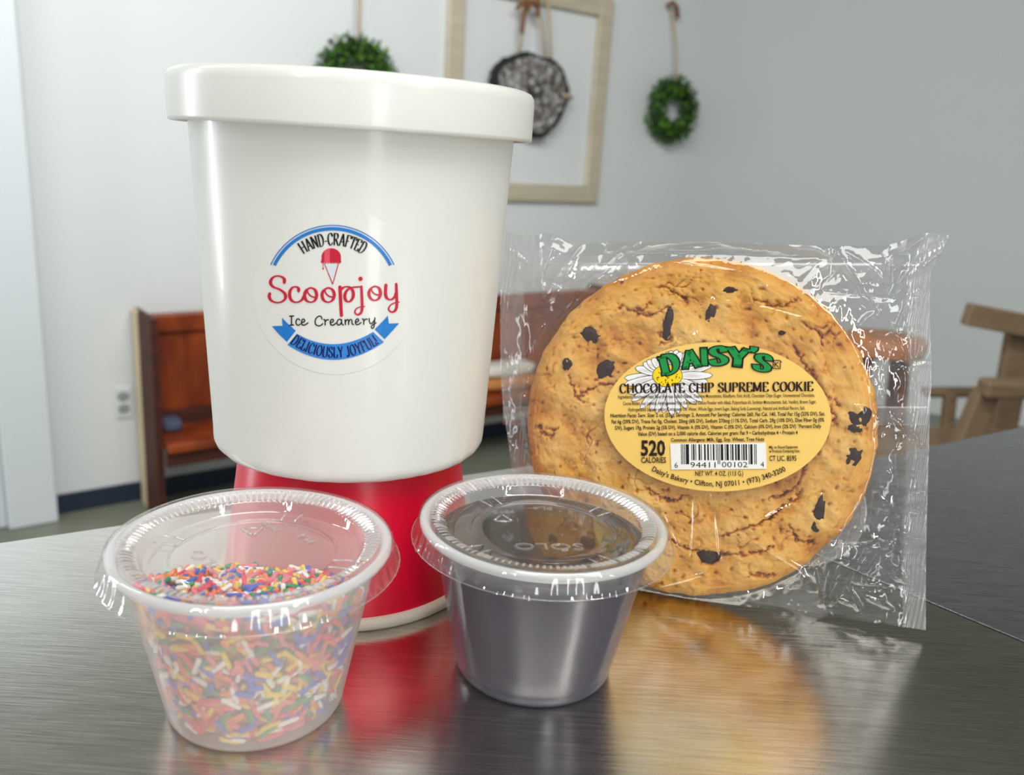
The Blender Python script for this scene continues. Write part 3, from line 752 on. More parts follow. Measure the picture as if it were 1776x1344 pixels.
Tt = [ck_at(*p) for p in curve(OUT_T, NU)]; Lt = [ck_at(*p) for p in curve(OUT_L, NV)][::-1]; Rt = [ck_at(*p) for p in curve(OUT_R, NV)][::-1]
Lt[0] = (Lt[0][0], -RC + .1); Rt[0] = (Rt[0][0], max(Rt[0][1], -RC + .0))
Bt = [(Lt[0][0] + (Rt[0][0] - Lt[0][0]) * i / NU, Lt[0][1] + (Rt[0][1] - Lt[0][1]) * i / NU) for i in range(NU + 1)]
rw = random.Random(21)
creases = []
def add_crease(x0, y0, x1, y1, amp, wd): creases.append((x0, y0, x1, y1, amp, wd, min(x0, x1) - 4 * wd, max(x0, x1) + 4 * wd, min(y0, y1) - 4 * wd, max(y0, y1) + 4 * wd))
def px_crease(a, b, c_, d_, amp, wd):
    u0, v0 = ck_at(a, b, .4); u1, v1 = ck_at(c_, d_, .4); add_crease(u0, v0, u1, v1, amp, wd)
# folds followed from the photograph
for q in [(932, 405, 940, 520, .28, .10), (940, 520, 1005, 425, .3, .12), (1005, 425, 962, 505, .2, .06), (1085, 430, 1000, 515, .3, .12), (1000, 515, 960, 560, .22, .08), (955, 425, 935, 470, .2, .08),
          (876, 430, 920, 460, .2, .06), (895, 430, 896, 470, .15, .05), (1450, 430, 1500, 520, .3, .10), (1470, 435, 1530, 478, .25, .08), (1498, 510, 1515, 535, .25, .07), (1545, 448, 1540, 505, .3, .09),
          (1560, 440, 1610, 408, .4, .12), (1580, 480, 1648, 425, .4, .14), (1556, 505, 1575, 470, .2, .06), (1160, 430, 1250, 424, .2, .08), (1130, 452, 1290, 475, .15, .08),
          (1060, 700, 1000, 830, .12, .05), (1110, 800, 1180, 950, .12, .07), (1200, 860, 1195, 960, .14, .06), (1230, 850, 1245, 960, .14, .06), (1240, 870, 1310, 900, .16, .09), (1310, 900, 1420, 850, .16, .09), (1310, 930, 1420, 1000, .22, .09),
          (1140, 1010, 1230, 985, .18, .08), (1230, 985, 1250, 960, .18, .06), (1415, 985, 1432, 1055, .3, .08), (1450, 985, 1425, 1050, .3, .09), (1500, 950, 1440, 1050, .28, .09), (1530, 950, 1490, 1000, .26, .09),
          (1560, 870, 1535, 950, .3, .08), (1535, 970, 1560, 1010, .3, .07), (1545, 990, 1575, 1015, .3, .08), (1470, 1020, 1490, 1060, .25, .09), (1500, 1035, 1550, 1060, .3, .09), (1455, 1040, 1480, 1050, .25, .08), (1560, 920, 1566, 960, .3, .08),
          (1545, 560, 1580, 640, .12, .06), (1520, 720, 1520, 740, .1, .05), (1490, 560, 1520, 540, .25, .10), (905, 600, 885, 640, .2, .08), (945, 560, 890, 660, .2, .06), (925, 600, 905, 720, .15, .06), (1550, 780, 1560, 900, .15, .07),
          (1240, 520, 1420, 560, .16, .16), (1260, 545, 1400, 585, .10, .12)]:
    px_crease(*q)
for _ in range(70):                           # small random crumples outside the cookie
    a = rw.random() * 2 * pi; r0 = RC + rw.uniform(-.1, 1.2); r1 = r0 + rw.uniform(.5, 2.2); da = rw.uniform(-.25, .25)
    add_crease(r0 * cos(a), r0 * sin(a), r1 * cos(a + da), r1 * sin(a + da), rw.uniform(.06, .2) * rw.choice((-1, 1)), rw.uniform(.05, .14))
def crease_h(u, v):
    h = 0
    for (x0, y0, x1, y1, amp, wd, a, b, c_, d_) in creases:
        if a < u < b and c_ < v < d_:
            dx, dy = x1 - x0, y1 - y0; t_ = max(0, min(1, ((u - x0) * dx + (v - y0) * dy) / (dx * dx + dy * dy + 1e-9)))
            d = sqrt((u - x0 - dx * t_) ** 2 + (v - y0 - dy * t_) ** 2)
            h += amp * .75 * exp(-d / (wd * .8)) * (sin(pi * (.1 + .8 * t_)))
    return h
def film_h(u, v, U, V, side):
    r = sqrt(u * u + v * v); ri = .97 * RC
    if r < ri: base = .98 - .10 * (r / ri) ** 4
    else:
        x = (r - ri) / 2.6; base = .88 * exp(-x * 1.9)
    if side < 0: base = .80 if r < ri else .80 * exp(-(r - ri) / 1.5)
    edge = min(1, U * NU / 26, (1 - U) * NU / 26, (1 - V) * NV / 10)
    out = max(0, min(1, (r - RC + .5) / .6))
    p = Vector((u, v, 3 * side))
    cr_ = .10 * (abs(noise.noise(p * .9)) - .2) + .05 * (abs(noise.noise(p * 2.3)) - .2) + .018 * abs(noise.noise(p * 6))
    seal = max(0, 1 - min(U, 1 - U) * NU / 24)
    ang = atan2(v, u)
    tens = .03 * sin(ang * 31 + 3 * noise.noise(p * .4)) * max(0, 1 - abs(r - RC - .9) / 1.1)
    h = base * max(0, edge) + (cr_ * (.2 + .8 * out) + tens * out) * min(1, .3 + edge)
    if side > 0: h += crease_h(u, v)
    h += seal * (.035 * sin(u * 44 + 4 * noise.noise(p * .8)) + .03 * noise.noise(Vector((u * 5, v * .8, 0))))
    return h
m_film = film('clear_cellophane', f0=.10, haze=.03, rough=.016, f1=.95)
m_seal = film('crimped_cellophane', f0=.12, haze=.13, rough=.09, f1=.9)
m_strip = film('doubled_cellophane', f0=.12, haze=.22, rough=.12, f1=.8)
bag = thing('cellophane_bag', 'crinkled clear cellophane bag wrapped around the upright cookie', 'bag', CK(1, -RC, 0))
def grid_uv(i, j):
    U, V = i / NU, j / NV
    l, r_, b, t_ = Lt[j], Rt[j], Bt[i], Tt[i]
    f_ = lambda c: (1 - U) * l[c] + U * r_[c] + (1 - V) * b[c] + V * t_[c] - ((1 - U) * (1 - V) * Lt[0][c] + U * (1 - V) * Rt[0][c] + (1 - U) * V * Tt[0][c] + U * V * Tt[NU][c])
    return f_(0), f_(1)
SW = 22
for side, nm in ((1, 'front_film'), (-1, 'back_film')):
    st = 1 if side > 0 else 2
    idx_i = list(range(0, NU + 1, st)); idx_j = list(range(0, NV + 1, st))
    pts = {}
    for j in idx_j:
        for i in idx_i:
            u, v = grid_uv(i, j); h = film_h(u, v, i / NU, j / NV, side)
            if side > 0 and u * u + v * v < (RC * .96) ** 2:
                h = min(1.01, max(h, .90, .78 + cookie_h(u, v)[0]))
            q = CK(u, v, side * max(h, .01) if side > 0 else -max(h, .0)); q.z = max(q.z, .05)
            pts[i, j] = q
    for part, lo, hi, mm in ((nm, SW, NU - SW, m_film), ('side_seal', 0, SW, m_seal), ('side_seal', NU - SW, NU, m_seal)):
        ii = [i for i in idx_i if lo <= i <= hi]; vs = [pts[i, j] for j in idx_j for i in ii]; n = len(ii)
        MB().add(vs, [(a * n + b, a * n + b + 1, (a + 1) * n + b + 1, (a + 1) * n + b) for a in range(len(idx_j) - 1) for b in range(n - 1)]).build(part, mm, bag)
# seams across the back
for (ya, yb, xa, xb, nm) in ((705, 737, 872, 1608, 'back_seam'), (455, 488, 885, 1530, 'back_seam')):
    mb = MB(); vs = []; n = 160
    for i in range(n + 1):
        x = xa + (xb - xa) * i / n
        for y in (ya, ya + 3, (ya + yb) / 2, yb - 3, yb):
            u, v = ck_at(x, y, -.85); vs.append(CK(u, v, -.86 + .02 * noise.noise(Vector((u * 3, v * 3, 0))) - (.05 if y in (ya, yb) else 0)))
    mb.add(vs, [(i * 5 + k, i * 5 + k + 1, (i + 1) * 5 + k + 1, (i + 1) * 5 + k) for i in range(n) for k in range(4)]).build(nm, m_strip, bag)
# free flap of film lying on the table and a small clear disc behind the cookie
q = [on_z(1130, 1032, .06), on_z(1352, 1047, .06), on_z(1405, 1082, .06), on_z(1438, 1062, .06), on_z(1400, 1010, .5), on_z(1200, 1020, .1)]
MB().add(q, [(0, 1, 5), (1, 2, 3), (1, 3, 4), (1, 4, 5)]).build('bottom_flap', m_seal, bag, False)
u0, v0 = ck_at(1398, 884, -.95)
dm = MB(); vs = []
for (r, w_) in ((0, -1.0), (1.85, -1.0), (1.98, -.98), (2.08, -.93), (2.1, -1.0), (2.05, -1.06), (1.9, -1.05)):
    for k in range(64): a = 2 * pi * k / 64; vs.append(CK(u0 + r * cos(a), v0 + r * sin(a), w_))
dm.add(vs, [(i * 64 + k, i * 64 + (k + 1) % 64, (i + 1) * 64 + (k + 1) % 64, (i + 1) * 64 + k) for i in range(6) for k in range(64)]).build('round_insert', m_strip, bag)

# the oval label
WL = 1.03
labelm = mat('label_yellow', srgb(250, 210, 112), .35, coat=.2)
def lb(off): return lambda x, y: (lambda q: CK(q[0], q[1], WL + off))(ck_at(1020 + .24775 * x, 570 + .24775 * y, WL))
def ell(x, y):                                # slightly turned ellipse of the label edge
    return x, y
vs = [lb(0)(907, 617)]; n = 120; tl = .022
for k in range(n):
    a = 2 * pi * k / n; x, y = 793 * cos(a), 522 * sin(a); vs.append(lb(0)(907 + x * cos(tl) - y * sin(tl), 617 + x * sin(tl) + y * cos(tl)))
for k in range(n):
    a = 2 * pi * k / n; x, y = 793 * cos(a), 522 * sin(a); vs.append(lb(-.035)(907 + x * cos(tl) - y * sin(tl), 617 + x * sin(tl) + y * cos(tl)))
label_o = MB().add(vs, [(0, k + 1, (k + 1) % n + 1) for k in range(n)] + [(k + 1, (k + 1) % n + 1, (k + 1) % n + 1 + n, k + 1 + n) for k in range(n)]).build('label', labelm, bag, False, label='oval yellow printed label')
m_pet = mat('print_white', srgb(246, 246, 244), .35); m_yel = mat('print_yellow', srgb(250, 216, 20), .35)
m_grn = mat('print_green', srgb(16, 150, 68), .35); m_dk = mat('print_dark_brown', srgb(40, 14, 14), .35); m_gy = mat('print_grey', srgb(120, 120, 122), .35)
fl = Print(lb(.004)); rp = random.Random(5)
def inside(x, y): return ((x - 907) / 780) ** 2 + ((y - 617) / 510) ** 2 < 1
fz = .004
pet = Print(lb(.004)); petd = Print(lb(.007)); pets = Print(lb(.010))
LENS = {0: 300, 20: 250, 40: 215, 60: 200, 75: 190, 90: 190, 110: 200, 130: 230, 150: 275, 165: 310, 180: 300, 195: 300, 215: 290, 240: 290, 260: 285, 280: 270, 300: 280, 320: 300, 340: 300}
petals = []
keys = sorted(LENS)
for k in range(30):
    a = k * 12 + rp.uniform(-3, 3); kk = [q for q in keys if q <= a % 360][-1]; ln = LENS[kk] * rp.uniform(.92, 1.05); petals.append((a, ln))
rp.shuffle(petals)
lift = .004
pp = Print(None); 
for n_, (a, ln) in enumerate(petals):
    ar = radians(a); 
    while not inside(565 + ln * cos(ar), 330 - ln * sin(ar)): ln -= 6
    for dw, mi, dz in ((4, 1, 0), (0, 0, .0008)):
        wv = 26 + dw; pts = []
        for t_ in range(13):
            s_ = t_ / 12; x = 60 + (ln - 60 + dw) * s_; y = wv * sin(pi * min(1, .12 + .80 * s_)) ** .7 if s_ < 1 else 0; pts.append((x, y))
        full = pts + [(x, -y) for x, y in pts[::-1][1:]]
        pp.mp = lb(.003 + n_ * .0017 * .5 + dz * .5)
        pp.put(poly2([(565 + x * cos(ar) - y * sin(ar), 330 - (x * sin(ar) + y * cos(ar))) for x, y in full]), mi)
    pp.mp = lb(.003 + n_ * .00085 + .0008)
    for yy in (-9, 0, 10):
        x0, x1 = 90 + rp.uniform(0, 30), ln * rp.uniform(.6, .92)
        pp.put(ribbon([(565 + x * cos(ar) - yy * sin(ar), 330 - (x * sin(ar) + yy * cos(ar))) for x in (x0, (x0 + x1) / 2, x1)], [1, 2.6, 1]), 2)
pp.mp = lb(.031); pp.put(disc2(556, 328, 106, 80, 36), 1); pp.mp = lb(.032); pp.put(disc2(556, 328, 102, 76, 36), 3)
pp.mp = lb(.033)
for _ in range(34):
    a = rp.random() * 6.28; r = sqrt(rp.random()) * .9; pp.put(disc2(556 + 95 * r * cos(a), 335 + 66 * r * sin(a), 4.5, n=6), 1)
pp.build('printed_daisy', [m_pet, m_blk, m_gy, m_yel], label_o)
# arched green name
ds = Print(lb(.036)); dg_ = Print(lb(.040))
for ch, cx, cy, ht, wdt, rot in (('D', 572, 248, 128, 118, -14), ('A', 718, 214, 118, 112, -9), ('I', 812, 196, 122, 46, -3), ('S', 912, 190, 122, 108, 1), ('Y', 1050, 202, 126, 138, 6), ("'", 1152, 178, 100, 44, 10), ('S', 1222, 238, 112, 104, 15)):
    for prn, infl in ((ds, .13), (dg_, 0)):
        w_, pcs = serif_text(ch, .11, .27, .13 if ch != 'A' else .10, infl=infl, ser_h=.12)
        r_ = radians(rot)
        def tf(a, b):
            x = (a - w_ / 2) / w_ * wdt * 1.08; y = -(b - .5) * ht; return cx + x * cos(r_) - y * sin(r_), cy + x * sin(r_) + y * cos(r_)
        for pc in pcs: prn.put(pc, 0, tf)
ds.build('lettering_outline', m_blk, label_o); dg_.build('lettering', m_grn, label_o, label='arched green lettering')
bx = Print(lb(.036))
for a, b in (((1296, 222), (1345, 222)), ((1345, 222), (1345, 280)), ((1345, 280), (1294, 278)), ((1294, 278), (1296, 222)), ((1307, 232), (1307, 270)), ((1307, 252), (1332, 232)), ((1312, 250), (1334, 270))): bx.put(ribbon([a, b], [6, 6]))
bx.put(disc2(1352, 232, 4)); bx.build('kosher_mark', m_dk, label_o)
pr = Print(lb(.037)); w_, pcs = serif_text('CHOCOLATE CHIP SUPREME COOKIE', .075, .20, .085, ser_h=.055)
pr.line(pcs, w_, 218, 1576, 452, 66, -.012); pr.build('lettering', m_dk, label_o)
sm = Print(lb(.036))
LINES = [("Ingredients: Enriched Wheat Flour (Ferrous Sulfate, Niacin, Thiamine Mononitrate, Riboflavin, Folic Acid), Chocolate Chips (Sugar, Unsweetened Chocolate,", 212, 1585, 488, 25, .0),
 ("Cocoa Butter, Soy Lecithin, Hydrogenated Palm Kernel Oil, Cocoa Powder with Alkali, Polysorbate 60, Sorbitan Monostearate, Salt, Vanillin), Brown Sugar,", 245, 1597, 534, 25, .0),
 ("Hydrogenated Soybean and/or Cottonseed Oil, Water, Whole Eggs, Invert Sugar, Baking Soda (Leavening), Natural and Artificial Flavors, Salt.", 282, 1518, 577, 25, .0),
 ("Nutrition Facts: Serv. Size: 2 oz. (57g), Servings: 2, Amount Per Serving: Calories 260, Fat Cal. 140, Total Fat 15g (23% DV), Sat.", 158, 1658, 620, 27, .01),
 ("Fat 6g (29% DV), Trans Fat 0g, Cholest. 20mg (6% DV), Sodium 270mg (11% DV), Total Carb. 29g (10% DV), Diet Fiber 0g (0%", 165, 1652, 663, 27, .01),
 ("DV), Sugars 19g, Protein 2g (5% DV), Vitamin A (0% DV), Vitamin C (0% DV), Calcium (0% DV), Iron (2% DV) *Percent Daily", 190, 1632, 706, 27, .01),
 ("Value (DV) based on a 2,000 calorie diet. Calories per gram: Fat 9 \u2022 Carbohydrate 4 \u2022 Protein 4", 348, 1467, 748, 27, .01),
 ("Common Allergens: Milk, Egg, Soy, Wheat, Tree Nuts", 580, 1232, 790, 26, .01),
 ("Mfg. on Shared Equipment", 1265, 1468, 838, 20, .01), ("w/ Products Containing Nuts", 1266, 1480, 866, 20, .01)]
for tx, x0, x1, base, h, bd in LINES:
    w_, pcs = font_text(tx, bd + .012); sm.line(pcs, w_, x0, x1, base, h, -.009)
sm.build('small_print', m_dk, label_o)
bg = Print(lb(.036))
for tx, x0, x1, base, h, bd in (("520", 370, 540, 886, 108, .03), ("CALORIES", 372, 546, 938, 40, .02), ("NET WT. 4 OZ. (113 G.)", 750, 1087, 1029, 34, .015), ("CT LIC. 8595", 1268, 1458, 924, 38, .015)):
    w_, pcs = font_text(tx, bd); bg.line(pcs, w_, x0, x1, base, h, -.004)
w_, pcs = font_text("Daisy's Bakery \u2022 Clifton, NJ 07011 \u2022 (973) 340-3200", .015)
bg.arc(pcs, w_, 915, 41, 1062, 38, -26.3, 26.3, under=True); bg.build('lettering', m_dk, label_o)
wb_ = Print(lb(.033)); wb_.put(([(575, 803), (1243, 797), (1250, 980), (583, 985)], [(0, 1, 2, 3)])); wb_.build('barcode_panel', m_pet, label_o)
LC = ['0001101', '0011001', '0010011', '0111101', '0100011', '0110001', '0101111', '0111011', '0110111', '0001011']
bits = '101' + ''.join(LC[int(d)] for d in '694411') + '01010' + ''.join(LC[int(d)].translate(str.maketrans('01', '10')) for d in '001024') + '101'
bc = Print(lb(.037)); X0, X1 = 650, 1178
for i, b in enumerate(bits):
    if b == '1':
        x = X0 + (X1 - X0) * i / 95; x2 = x + (X1 - X0) / 95 * 1.02; long = i < 10 or i > 84 or 45 <= i <= 49
        bc.put(([(x, 808), (x2, 808), (x2 + 2, 948 if long else 920), (x + 2, 948 if long else 920)], [(0, 1, 2, 3)]))
for tx, x0, x1, base in (('6', 605, 629, 973), ('94411', 716, 892, 971), ('00102', 936, 1116, 969), ('4', 1207, 1231, 968)):
    w_, pcs = font_text(tx); bc.line(pcs, w_, x0, x1, base, 40)
bc.build('barcode', m_blk, label_o)

# ------------------------------------------------------------------ things along the back wall
# bench
bo = 5
sL = wall_at(228, 600, 0)[0]; zt = wall_at(300, 543, 6)[1]; sR = sL + 170
bench = thing('wooden_bench', 'red-brown wooden bench with a panelled back against the wall', 'bench', WP(sL, FLOOR, 12))
wbox(sL + .8, sL + 2.0, FLOOR, zt + 1.5, 2, 21).build('end_panel', m_benchd, bench, False, .3)
wbox(sL, sL + .8, FLOOR, zt + 1.5, 8.2, 21).build('end_panel_face', m_benchd, bench, False, .2)
wbox(sL, sL + .8, FLOOR, zt + 1.5, 2, 8).build('end_panel_lit_strip', m_benche, bench, False, .2)  # cream strip paints the wall-lit part of the panel
wbox(sR, sR + 4, FLOOR, zt + 1.5, 2, 23).build('end_panel', m_benchd, bench, False, .3)
wbox(sL + 2, sR, zt - 5, zt, 4, 8).build('top_rail', m_bench, bench, False, .4)
wbox(sL + 2, sR, -66, -61.5, 4, 8).build('bottom_rail', m_benchd, bench, False, .4)
np_ = 3
for i in range(np_):
    a = sL + 2 + (sR - sL - 2) * i / np_; b = sL + 2 + (sR - sL - 2) * (i + 1) / np_
    wbox(a + (2 if i else 0), b - 2, -62, zt - 4.5, 4.8, 6.4).build('back_panel', m_bench, bench, False, .3)
    if i < np_ - 1: wbox(b - 2, b + 2, -62, zt - 4.5, 4.2, 7.8).build('stile', m_benchd, bench, False, .3)
wbox(sL + 2, sR, -68.2, -65.6, 6, 26).build('seat', m_bench, bench, False, .6)
wbox(sL + 2, sR, -72.5, -68.2, 22.5, 24).build('apron', m_benchd, bench, False, .2)
m_cush = mat('cream_cloth', srgb(226, 222, 210), .9); m_tanc = mat('tan_cloth', srgb(198, 132, 70), .9); m_bluec = mat('blue_cloth', srgb(84, 92, 118), .9)
def pillow(name, label, s0, s1, z0, z1, o0, o1, m):
    mb = MB(); n = 16; vs = []
    for i in range(n + 1):
        for k in range(24):
            th = pi * i / n; ph = 2 * pi * k / 24; f = lambda x: (abs(x) ** .55) * (1 if x > 0 else -1)
            x, y, z = f(sin(th) * cos(ph)), f(sin(th) * sin(ph)), f(cos(th))
            vs.append(WP((s0 + s1) / 2 + x * (s1 - s0) / 2, (z0 + z1) / 2 + z * (z1 - z0) / 2, (o0 + o1) / 2 + y * (o1 - o0) / 2))
    mb.add(vs, [(i * 24 + k, i * 24 + (k + 1) % 24, (i + 1) * 24 + (k + 1) % 24, (i + 1) * 24 + k) for i in range(n) for k in range(24)])
    return mb.build(name, m, None, label=label, category='cloth', group='folded cloths on the bench')
sa, za = wall_at(865, 690, 14)
pillow('folded_cloth', 'small tan folded cloth on the bench seat right of the tub', sa - 10, sa + 16, -65.5, -61, 9, 20, m_tanc)
pillow('folded_cloth', 'small white folded cloth lying on the tan cloth on the bench', sa - 9, sa + 14, -61, -56.5, 9, 19, m_cush)
pillow('folded_cloth', 'small blue cloth in the left corner of the bench seat', sL + 3.5, sL + 9, -65.5, -62, 9, 16, m_bluec)

# outlet
s0, z0 = wall_at(198, 672); s1, z1 = wall_at(229, 722)
ou = thing('wall_outlet', 'white power outlet plate low on the wall left of the bench', 'outlet', WP((s0 + s1) / 2, z1, 0))
wbox(s0, s1, z1, z0, 0, .7).build('cover_plate', m_trim, ou, False, .25)
m_grey = mat('grey_plastic', srgb(150, 155, 150), .5)
for q in (.3, .7):
    zc = z1 + (z0 - z1) * q; sc_ = (s0 + s1) / 2
    MB().add([WP(sc_ + 1.6 * cos(a * pi / 8), zc + 1.4 * sin(a * pi / 8), .72) for a in range(16)] + [WP(sc_ + 1.6 * cos(a * pi / 8), zc + 1.4 * sin(a * pi / 8), .9) for a in range(16)], [tuple(range(16, 32))] + [(k, (k + 1) % 16, (k + 1) % 16 + 16, k + 16) for k in range(16)]).build('socket', m_grey, ou, False)

# picture frame
fl_, _ = wall_at(777, 60, 2); fr_, fb = wall_at(1035, 352, 2); ft = wall_at(1025, 26, 2)[1] + 6.5
mw = 6.2
fr = thing('picture_frame', 'empty cream wooden picture frame hanging on the wall', 'frame', WP((fl_ + fr_) / 2, fb, 1))
for (a, b, c_, d_) in ((fl_, fl_ + mw, fb, ft), (fr_ - mw, fr_, fb, ft)): wbox(a, b, c_, d_, .2, 2.6).build('stile', m_framew, fr, False, .5)
for (c_, d_) in ((fb, fb + mw), (ft - mw, ft)): wbox(fl_ + mw, fr_ - mw, c_, d_, .2, 2.6).build('rail', m_framew, fr, False, .5)

# hanging slab inside the frame
def crop7(x, y, o=5.0): return wall_at(540 + .4054 * x, .4054 * y, o)
OUTL = [(925, 222), (985, 246), (1040, 268), (1078, 318), (1090, 395), (1075, 470), (1030, 540), (980, 585), (925, 575), (870, 520), (810, 445), (775, 375), (772, 318), (800, 272), (860, 240)]
ol = [crop7(*p) for p in smooth_line(OUTL + [OUTL[0]], 4)[:-1]]
n = len(ol); csx = sum(a for a, b in ol) / n; csz = sum(b for a, b in ol) / n
m_slab = mat('mottled_stone', srgb(150, 148, 145), .6)
vv = coords(m_slab); 
L(m_slab, ramp(m_slab, noise_n(m_slab, vv, 55, 6, .75), [(.38, srgb(26, 24, 24)), (.50, srgb(112, 102, 94)), (.60, srgb(196, 198, 200))]), P(m_slab).inputs['Base Color'])
m_rimb = mat('dark_rind', srgb(30, 28, 28), .7)
sl = thing('hanging_slab', 'mottled grey heart-shaped slab with black rind hanging inside the frame', 'wall decoration', WP(csx, csz, 5))
mb = MB(); vs = []; rn = random.Random(4); rj = [rn.uniform(.97, 1.03) for _ in range(n)]
for (k, o) in ((1.0, 3.4), (1.04, 5), (1.0, 6.4), (.88, 6.6)):
    vs += [WP(csx + (a - csx) * k * rj[i], csz + (b - csz) * k * rj[i], o) for i, (a, b) in enumerate(ol)]
mb.add(vs, [(r * n + k, r * n + (k + 1) % n, (r + 1) * n + (k + 1) % n, (r + 1) * n + k) for r in range(3) for k in range(n)] + [tuple(range(n))]).build('rind', m_rimb, sl, False)
vs = [WP(csx, csz, 7.4)]
for ring in range(1, 7):
    for i, (a, b) in enumerate(ol):
        k = ring / 6 * .90; vs.append(WP(csx + (a - csx) * k, csz + (b - csz) * k, 7.4 - .8 * k ** 2 + .5 * noise.noise(Vector((a * k * .4, b * k * .4, 0)))))
MB().add(vs, [(0, 1 + k, 1 + (k + 1) % n) for k in range(n)] + [(1 + r * n + k, 1 + r * n + (k + 1) % n, 1 + (r + 1) * n + (k + 1) % n, 1 + (r + 1) * n + k) for r in range(5) for k in range(n)]).build('face', m_slab, sl)
def w3(p, o=5.5): s_, z_ = crop7(*p, o); return WP(s_, z_, o)
for pth in ([(888, 228), (905, 120), (915, 40), (925, -60)], [(1000, 250), (985, 120), (970, 30), (955, -60)], [(1025, 262), (1020, 120), (1015, 20), (1000, -60)]):
    MB().tube([w3(p) for p in pth], .55, 6).build('cord', m_jute, sl, label='pale jute cord')
MB().tube([w3(p, 7) for p in [(880, 35), (905, 10), (925, 40), (945, 5), (965, 30)]], .9, 6).build('bow', m_bark, sl)
MB().tube([w3(p, 6.8) for p in [(925, -40), (918, 20), (905, 90), (900, 140)]], .8, 6).build('bow_tail', m_bark, sl)
MB().tube([w3(p, 6.8) for p in [(968, -40), (972, 20), (966, 70)]], .8, 6).build('bow_tail', m_bark, sl)
MB().tube([w3(p, 6) for p in [(1070, 400), (1112, 420)]], .9, 6).build('twig', m_jute, sl)

# wreaths
def lf_mat(n_, c_): return mat(n_, c_, .6)
LM = [lf_mat('leaf_dark', srgb(28, 62, 8)), lf_mat('leaf_mid', srgb(56, 104, 14)), lf_mat('leaf_light', srgb(98, 142, 34)), lf_mat('hoop_dark_green', srgb(18, 40, 8))]  # last one is the darker green of the hoop
def wreath(px, py, rw_, rh, label, seed, cordtop, mat_c=m_jute):
    s0, z0 = wall_at(px, py, 6); rr = random.Random(seed)
    t = thing('leaf_wreath', label, 'wreath', WP(s0, z0, 6), group='green wreaths on the wall')
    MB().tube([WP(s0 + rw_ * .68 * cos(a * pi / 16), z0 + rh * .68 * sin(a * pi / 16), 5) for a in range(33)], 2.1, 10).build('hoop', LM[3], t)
    mb = MB()
    for _ in range(1500):
        a = rr.random() * 2 * pi; b = rr.random() * 2 * pi; q = rr.uniform(.2, 1) * .33
        cs_, cz = s0 + rw_ * (.68 + q * cos(b)) * cos(a), z0 + rh * (.68 + q * cos(b)) * sin(a); co = 5.3 + rw_ * q * sin(b)
        c_ = WP(cs_, cz, max(1, co)); d = (DR * rr.uniform(-1, 1) + Z3 * rr.uniform(-1, 1) - NW * rr.uniform(-.3, .9)).normalized()
        s_ = d.orthogonal().normalized(); s_ = Matrix.Rotation(rr.random() * 6.28, 3, d) @ s_; n_ = d.cross(s_); ln = rr.uniform(1.4, 2.9); wd = ln * .28
        mb.add([c_ - d * ln / 2, c_ + s_ * wd, c_ + n_ * .3, c_ - s_ * wd, c_ + d * ln / 2], [(0, 1, 2), (0, 2, 3), (1, 4, 2), (2, 4, 3)], rr.choice((0, 0, 1, 1, 1, 2)))
    mb.build('foliage', LM[:3], t, False, kind='stuff')
    tp = wall_at(*cordtop, 4)
    MB().tube([WP(s0, z0 + rh * .6, 6), WP((s0 + tp[0]) / 2, (z0 + rh + tp[1]) / 2, 4.6), WP(tp[0], tp[1], 2)], .5, 6).build('cord', mat_c, t, label='pale jute cord')
    return t, tp
kn, tp = wreath(1169, 191, 13.6, 13.2, 'small green wreath on a cord to the right of the frame', 3, (1171, 14))
MB().tube([WP(tp[0] - 3, tp[1] + .5, 2.5), WP(tp[0] - 1, tp[1] + 2, 3.4), WP(tp[0] + 1.5, tp[1] + .5, 3.6), WP(tp[0] + 3, tp[1] - 3, 3)], .8, 8).build('cord_knot', m_bark, kn, label='brown knotted cord end')
MB().tube([WP(tp[0], tp[1], .0), WP(tp[0], tp[1], 3.6)], .4, 8).build('nail', m_grey, kn)
wreath(622, 142, 14, 14, 'green wreath on a cord half hidden behind the tub lid', 8, (626, -60))

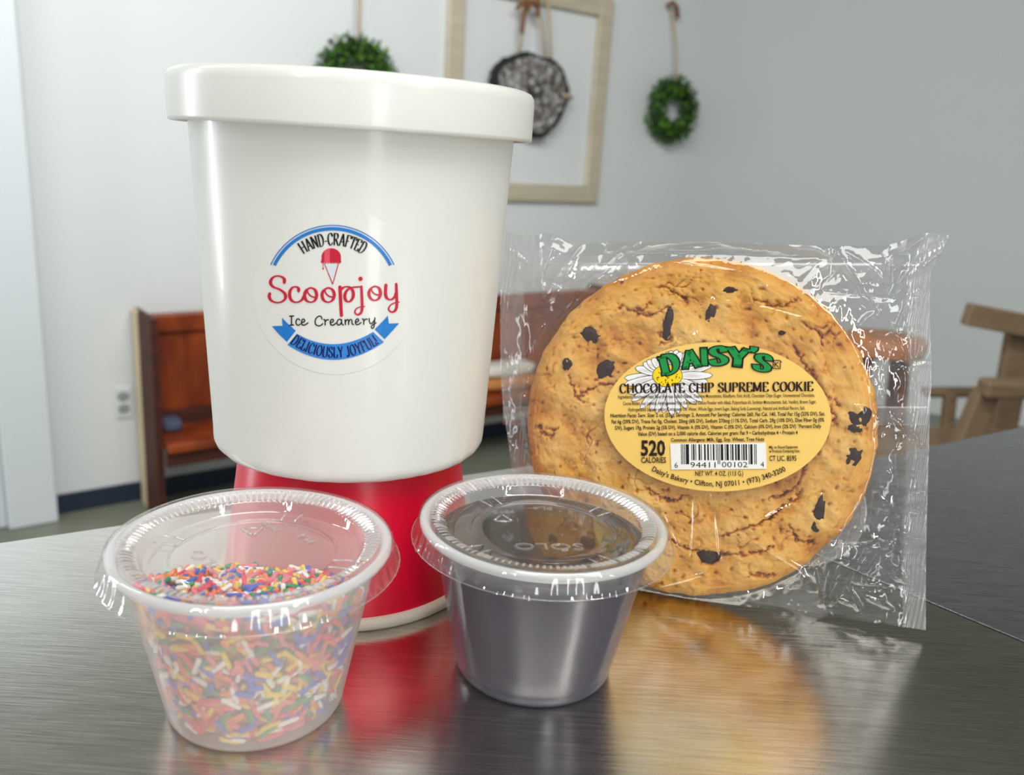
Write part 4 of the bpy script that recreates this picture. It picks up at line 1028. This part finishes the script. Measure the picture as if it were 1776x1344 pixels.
# chair beyond the counter at the right, and a stool behind the bag
def far(px, py, D): d = ray(px, py); return EYEP + d * (D / d.y)
def bar(mb, p, q, wv, dv, mi=0):
    p, q = Vector(p), Vector(q); t_ = (q - p); l = t_.length; t_.normalize(); dp = Vector((0, 1, 0)); s_ = t_.cross(dp).normalized(); dp = s_.cross(t_)
    return mb.box((p + q) / 2, t_ * l / 2, s_ * wv / 2, dp * dv / 2, mi)
D = 190
ch = thing('wooden_chair', 'tan wooden armchair with slanted legs beyond the counter at right', 'chair', far(1720, 760, D) * 1 + Vector((0, 0, FLOOR - far(1720, 760, D).z)))
pxs = D / F_PX * 1.03
bar(MB(), far(1675, 544, D), far(1900, 588, D), 37 * pxs, 3).build('crest_rail', m_tan, ch, False, .4)
bar(MB(), far(1772, 560, D + 3), far(1728, 800, D + 3), 44 * pxs, 3).build('back_post', m_tan, ch, False, .4)
bar(MB(), far(1702, 672, D - 12), far(1900, 678, D - 12), 29 * pxs, 5).build('arm', m_tan, ch, False, .8)
bar(MB(), far(1712, 676, D - 10), far(1660, 800, D - 10), 36 * pxs, 4).build('leg', m_tan, ch, False, .5)
bar(MB(), far(1745, 690, D + 6), far(1690, 800, D + 6), 22 * pxs, 3).build('leg', m_tan, ch, False, .5)
bar(MB(), far(1600, 680, D + 18), far(1712, 680, D + 18), 17 * pxs, 4).build('arm', m_tan, ch, False, .8)
bar(MB(), far(1648, 684, D + 16), far(1636, 800, D + 16), 20 * pxs, 3).build('leg', m_tan, ch, False, .5)
bar(MB(), far(1500, 790, D + 2), far(1900, 790, D + 2), 40 * pxs, 30).build('seat', m_tan, ch, False, .8)
for x_ in (1648, 1850): bar(MB(), far(x_, 800, D + 2), Vector((far(x_, 800, D + 2).x, far(x_, 800, D + 2).y, FLOOR)), 4, 4).build('leg', m_tan, ch, False, .4)
m_or = wood('orange_wood', srgb(160, 96, 48), srgb(186, 118, 62), .6)
D2 = 230; c_ = far(1535, 598, D2)
stl = thing('wooden_stool', 'orange-brown round wooden stool seen through the bag edge', 'stool', (c_.x, c_.y, FLOOR))
MB().lathe([(0, -2.6), (9.2, -2.6), (10.3, -2), (10.6, 0), (10.2, 2), (9.4, 2.6), (0, 2.6)], c_, 48).build('seat', m_or, stl, autos=50)
for a in range(4):
    an = a * pi / 2 + .6
    MB().tube([(c_.x + 6.5 * cos(an), c_.y + 6.5 * sin(an), c_.z - 2.6), (c_.x + 12 * cos(an), c_.y + 12 * sin(an), FLOOR)], 1.6, 10).build('leg', m_benchd, stl)
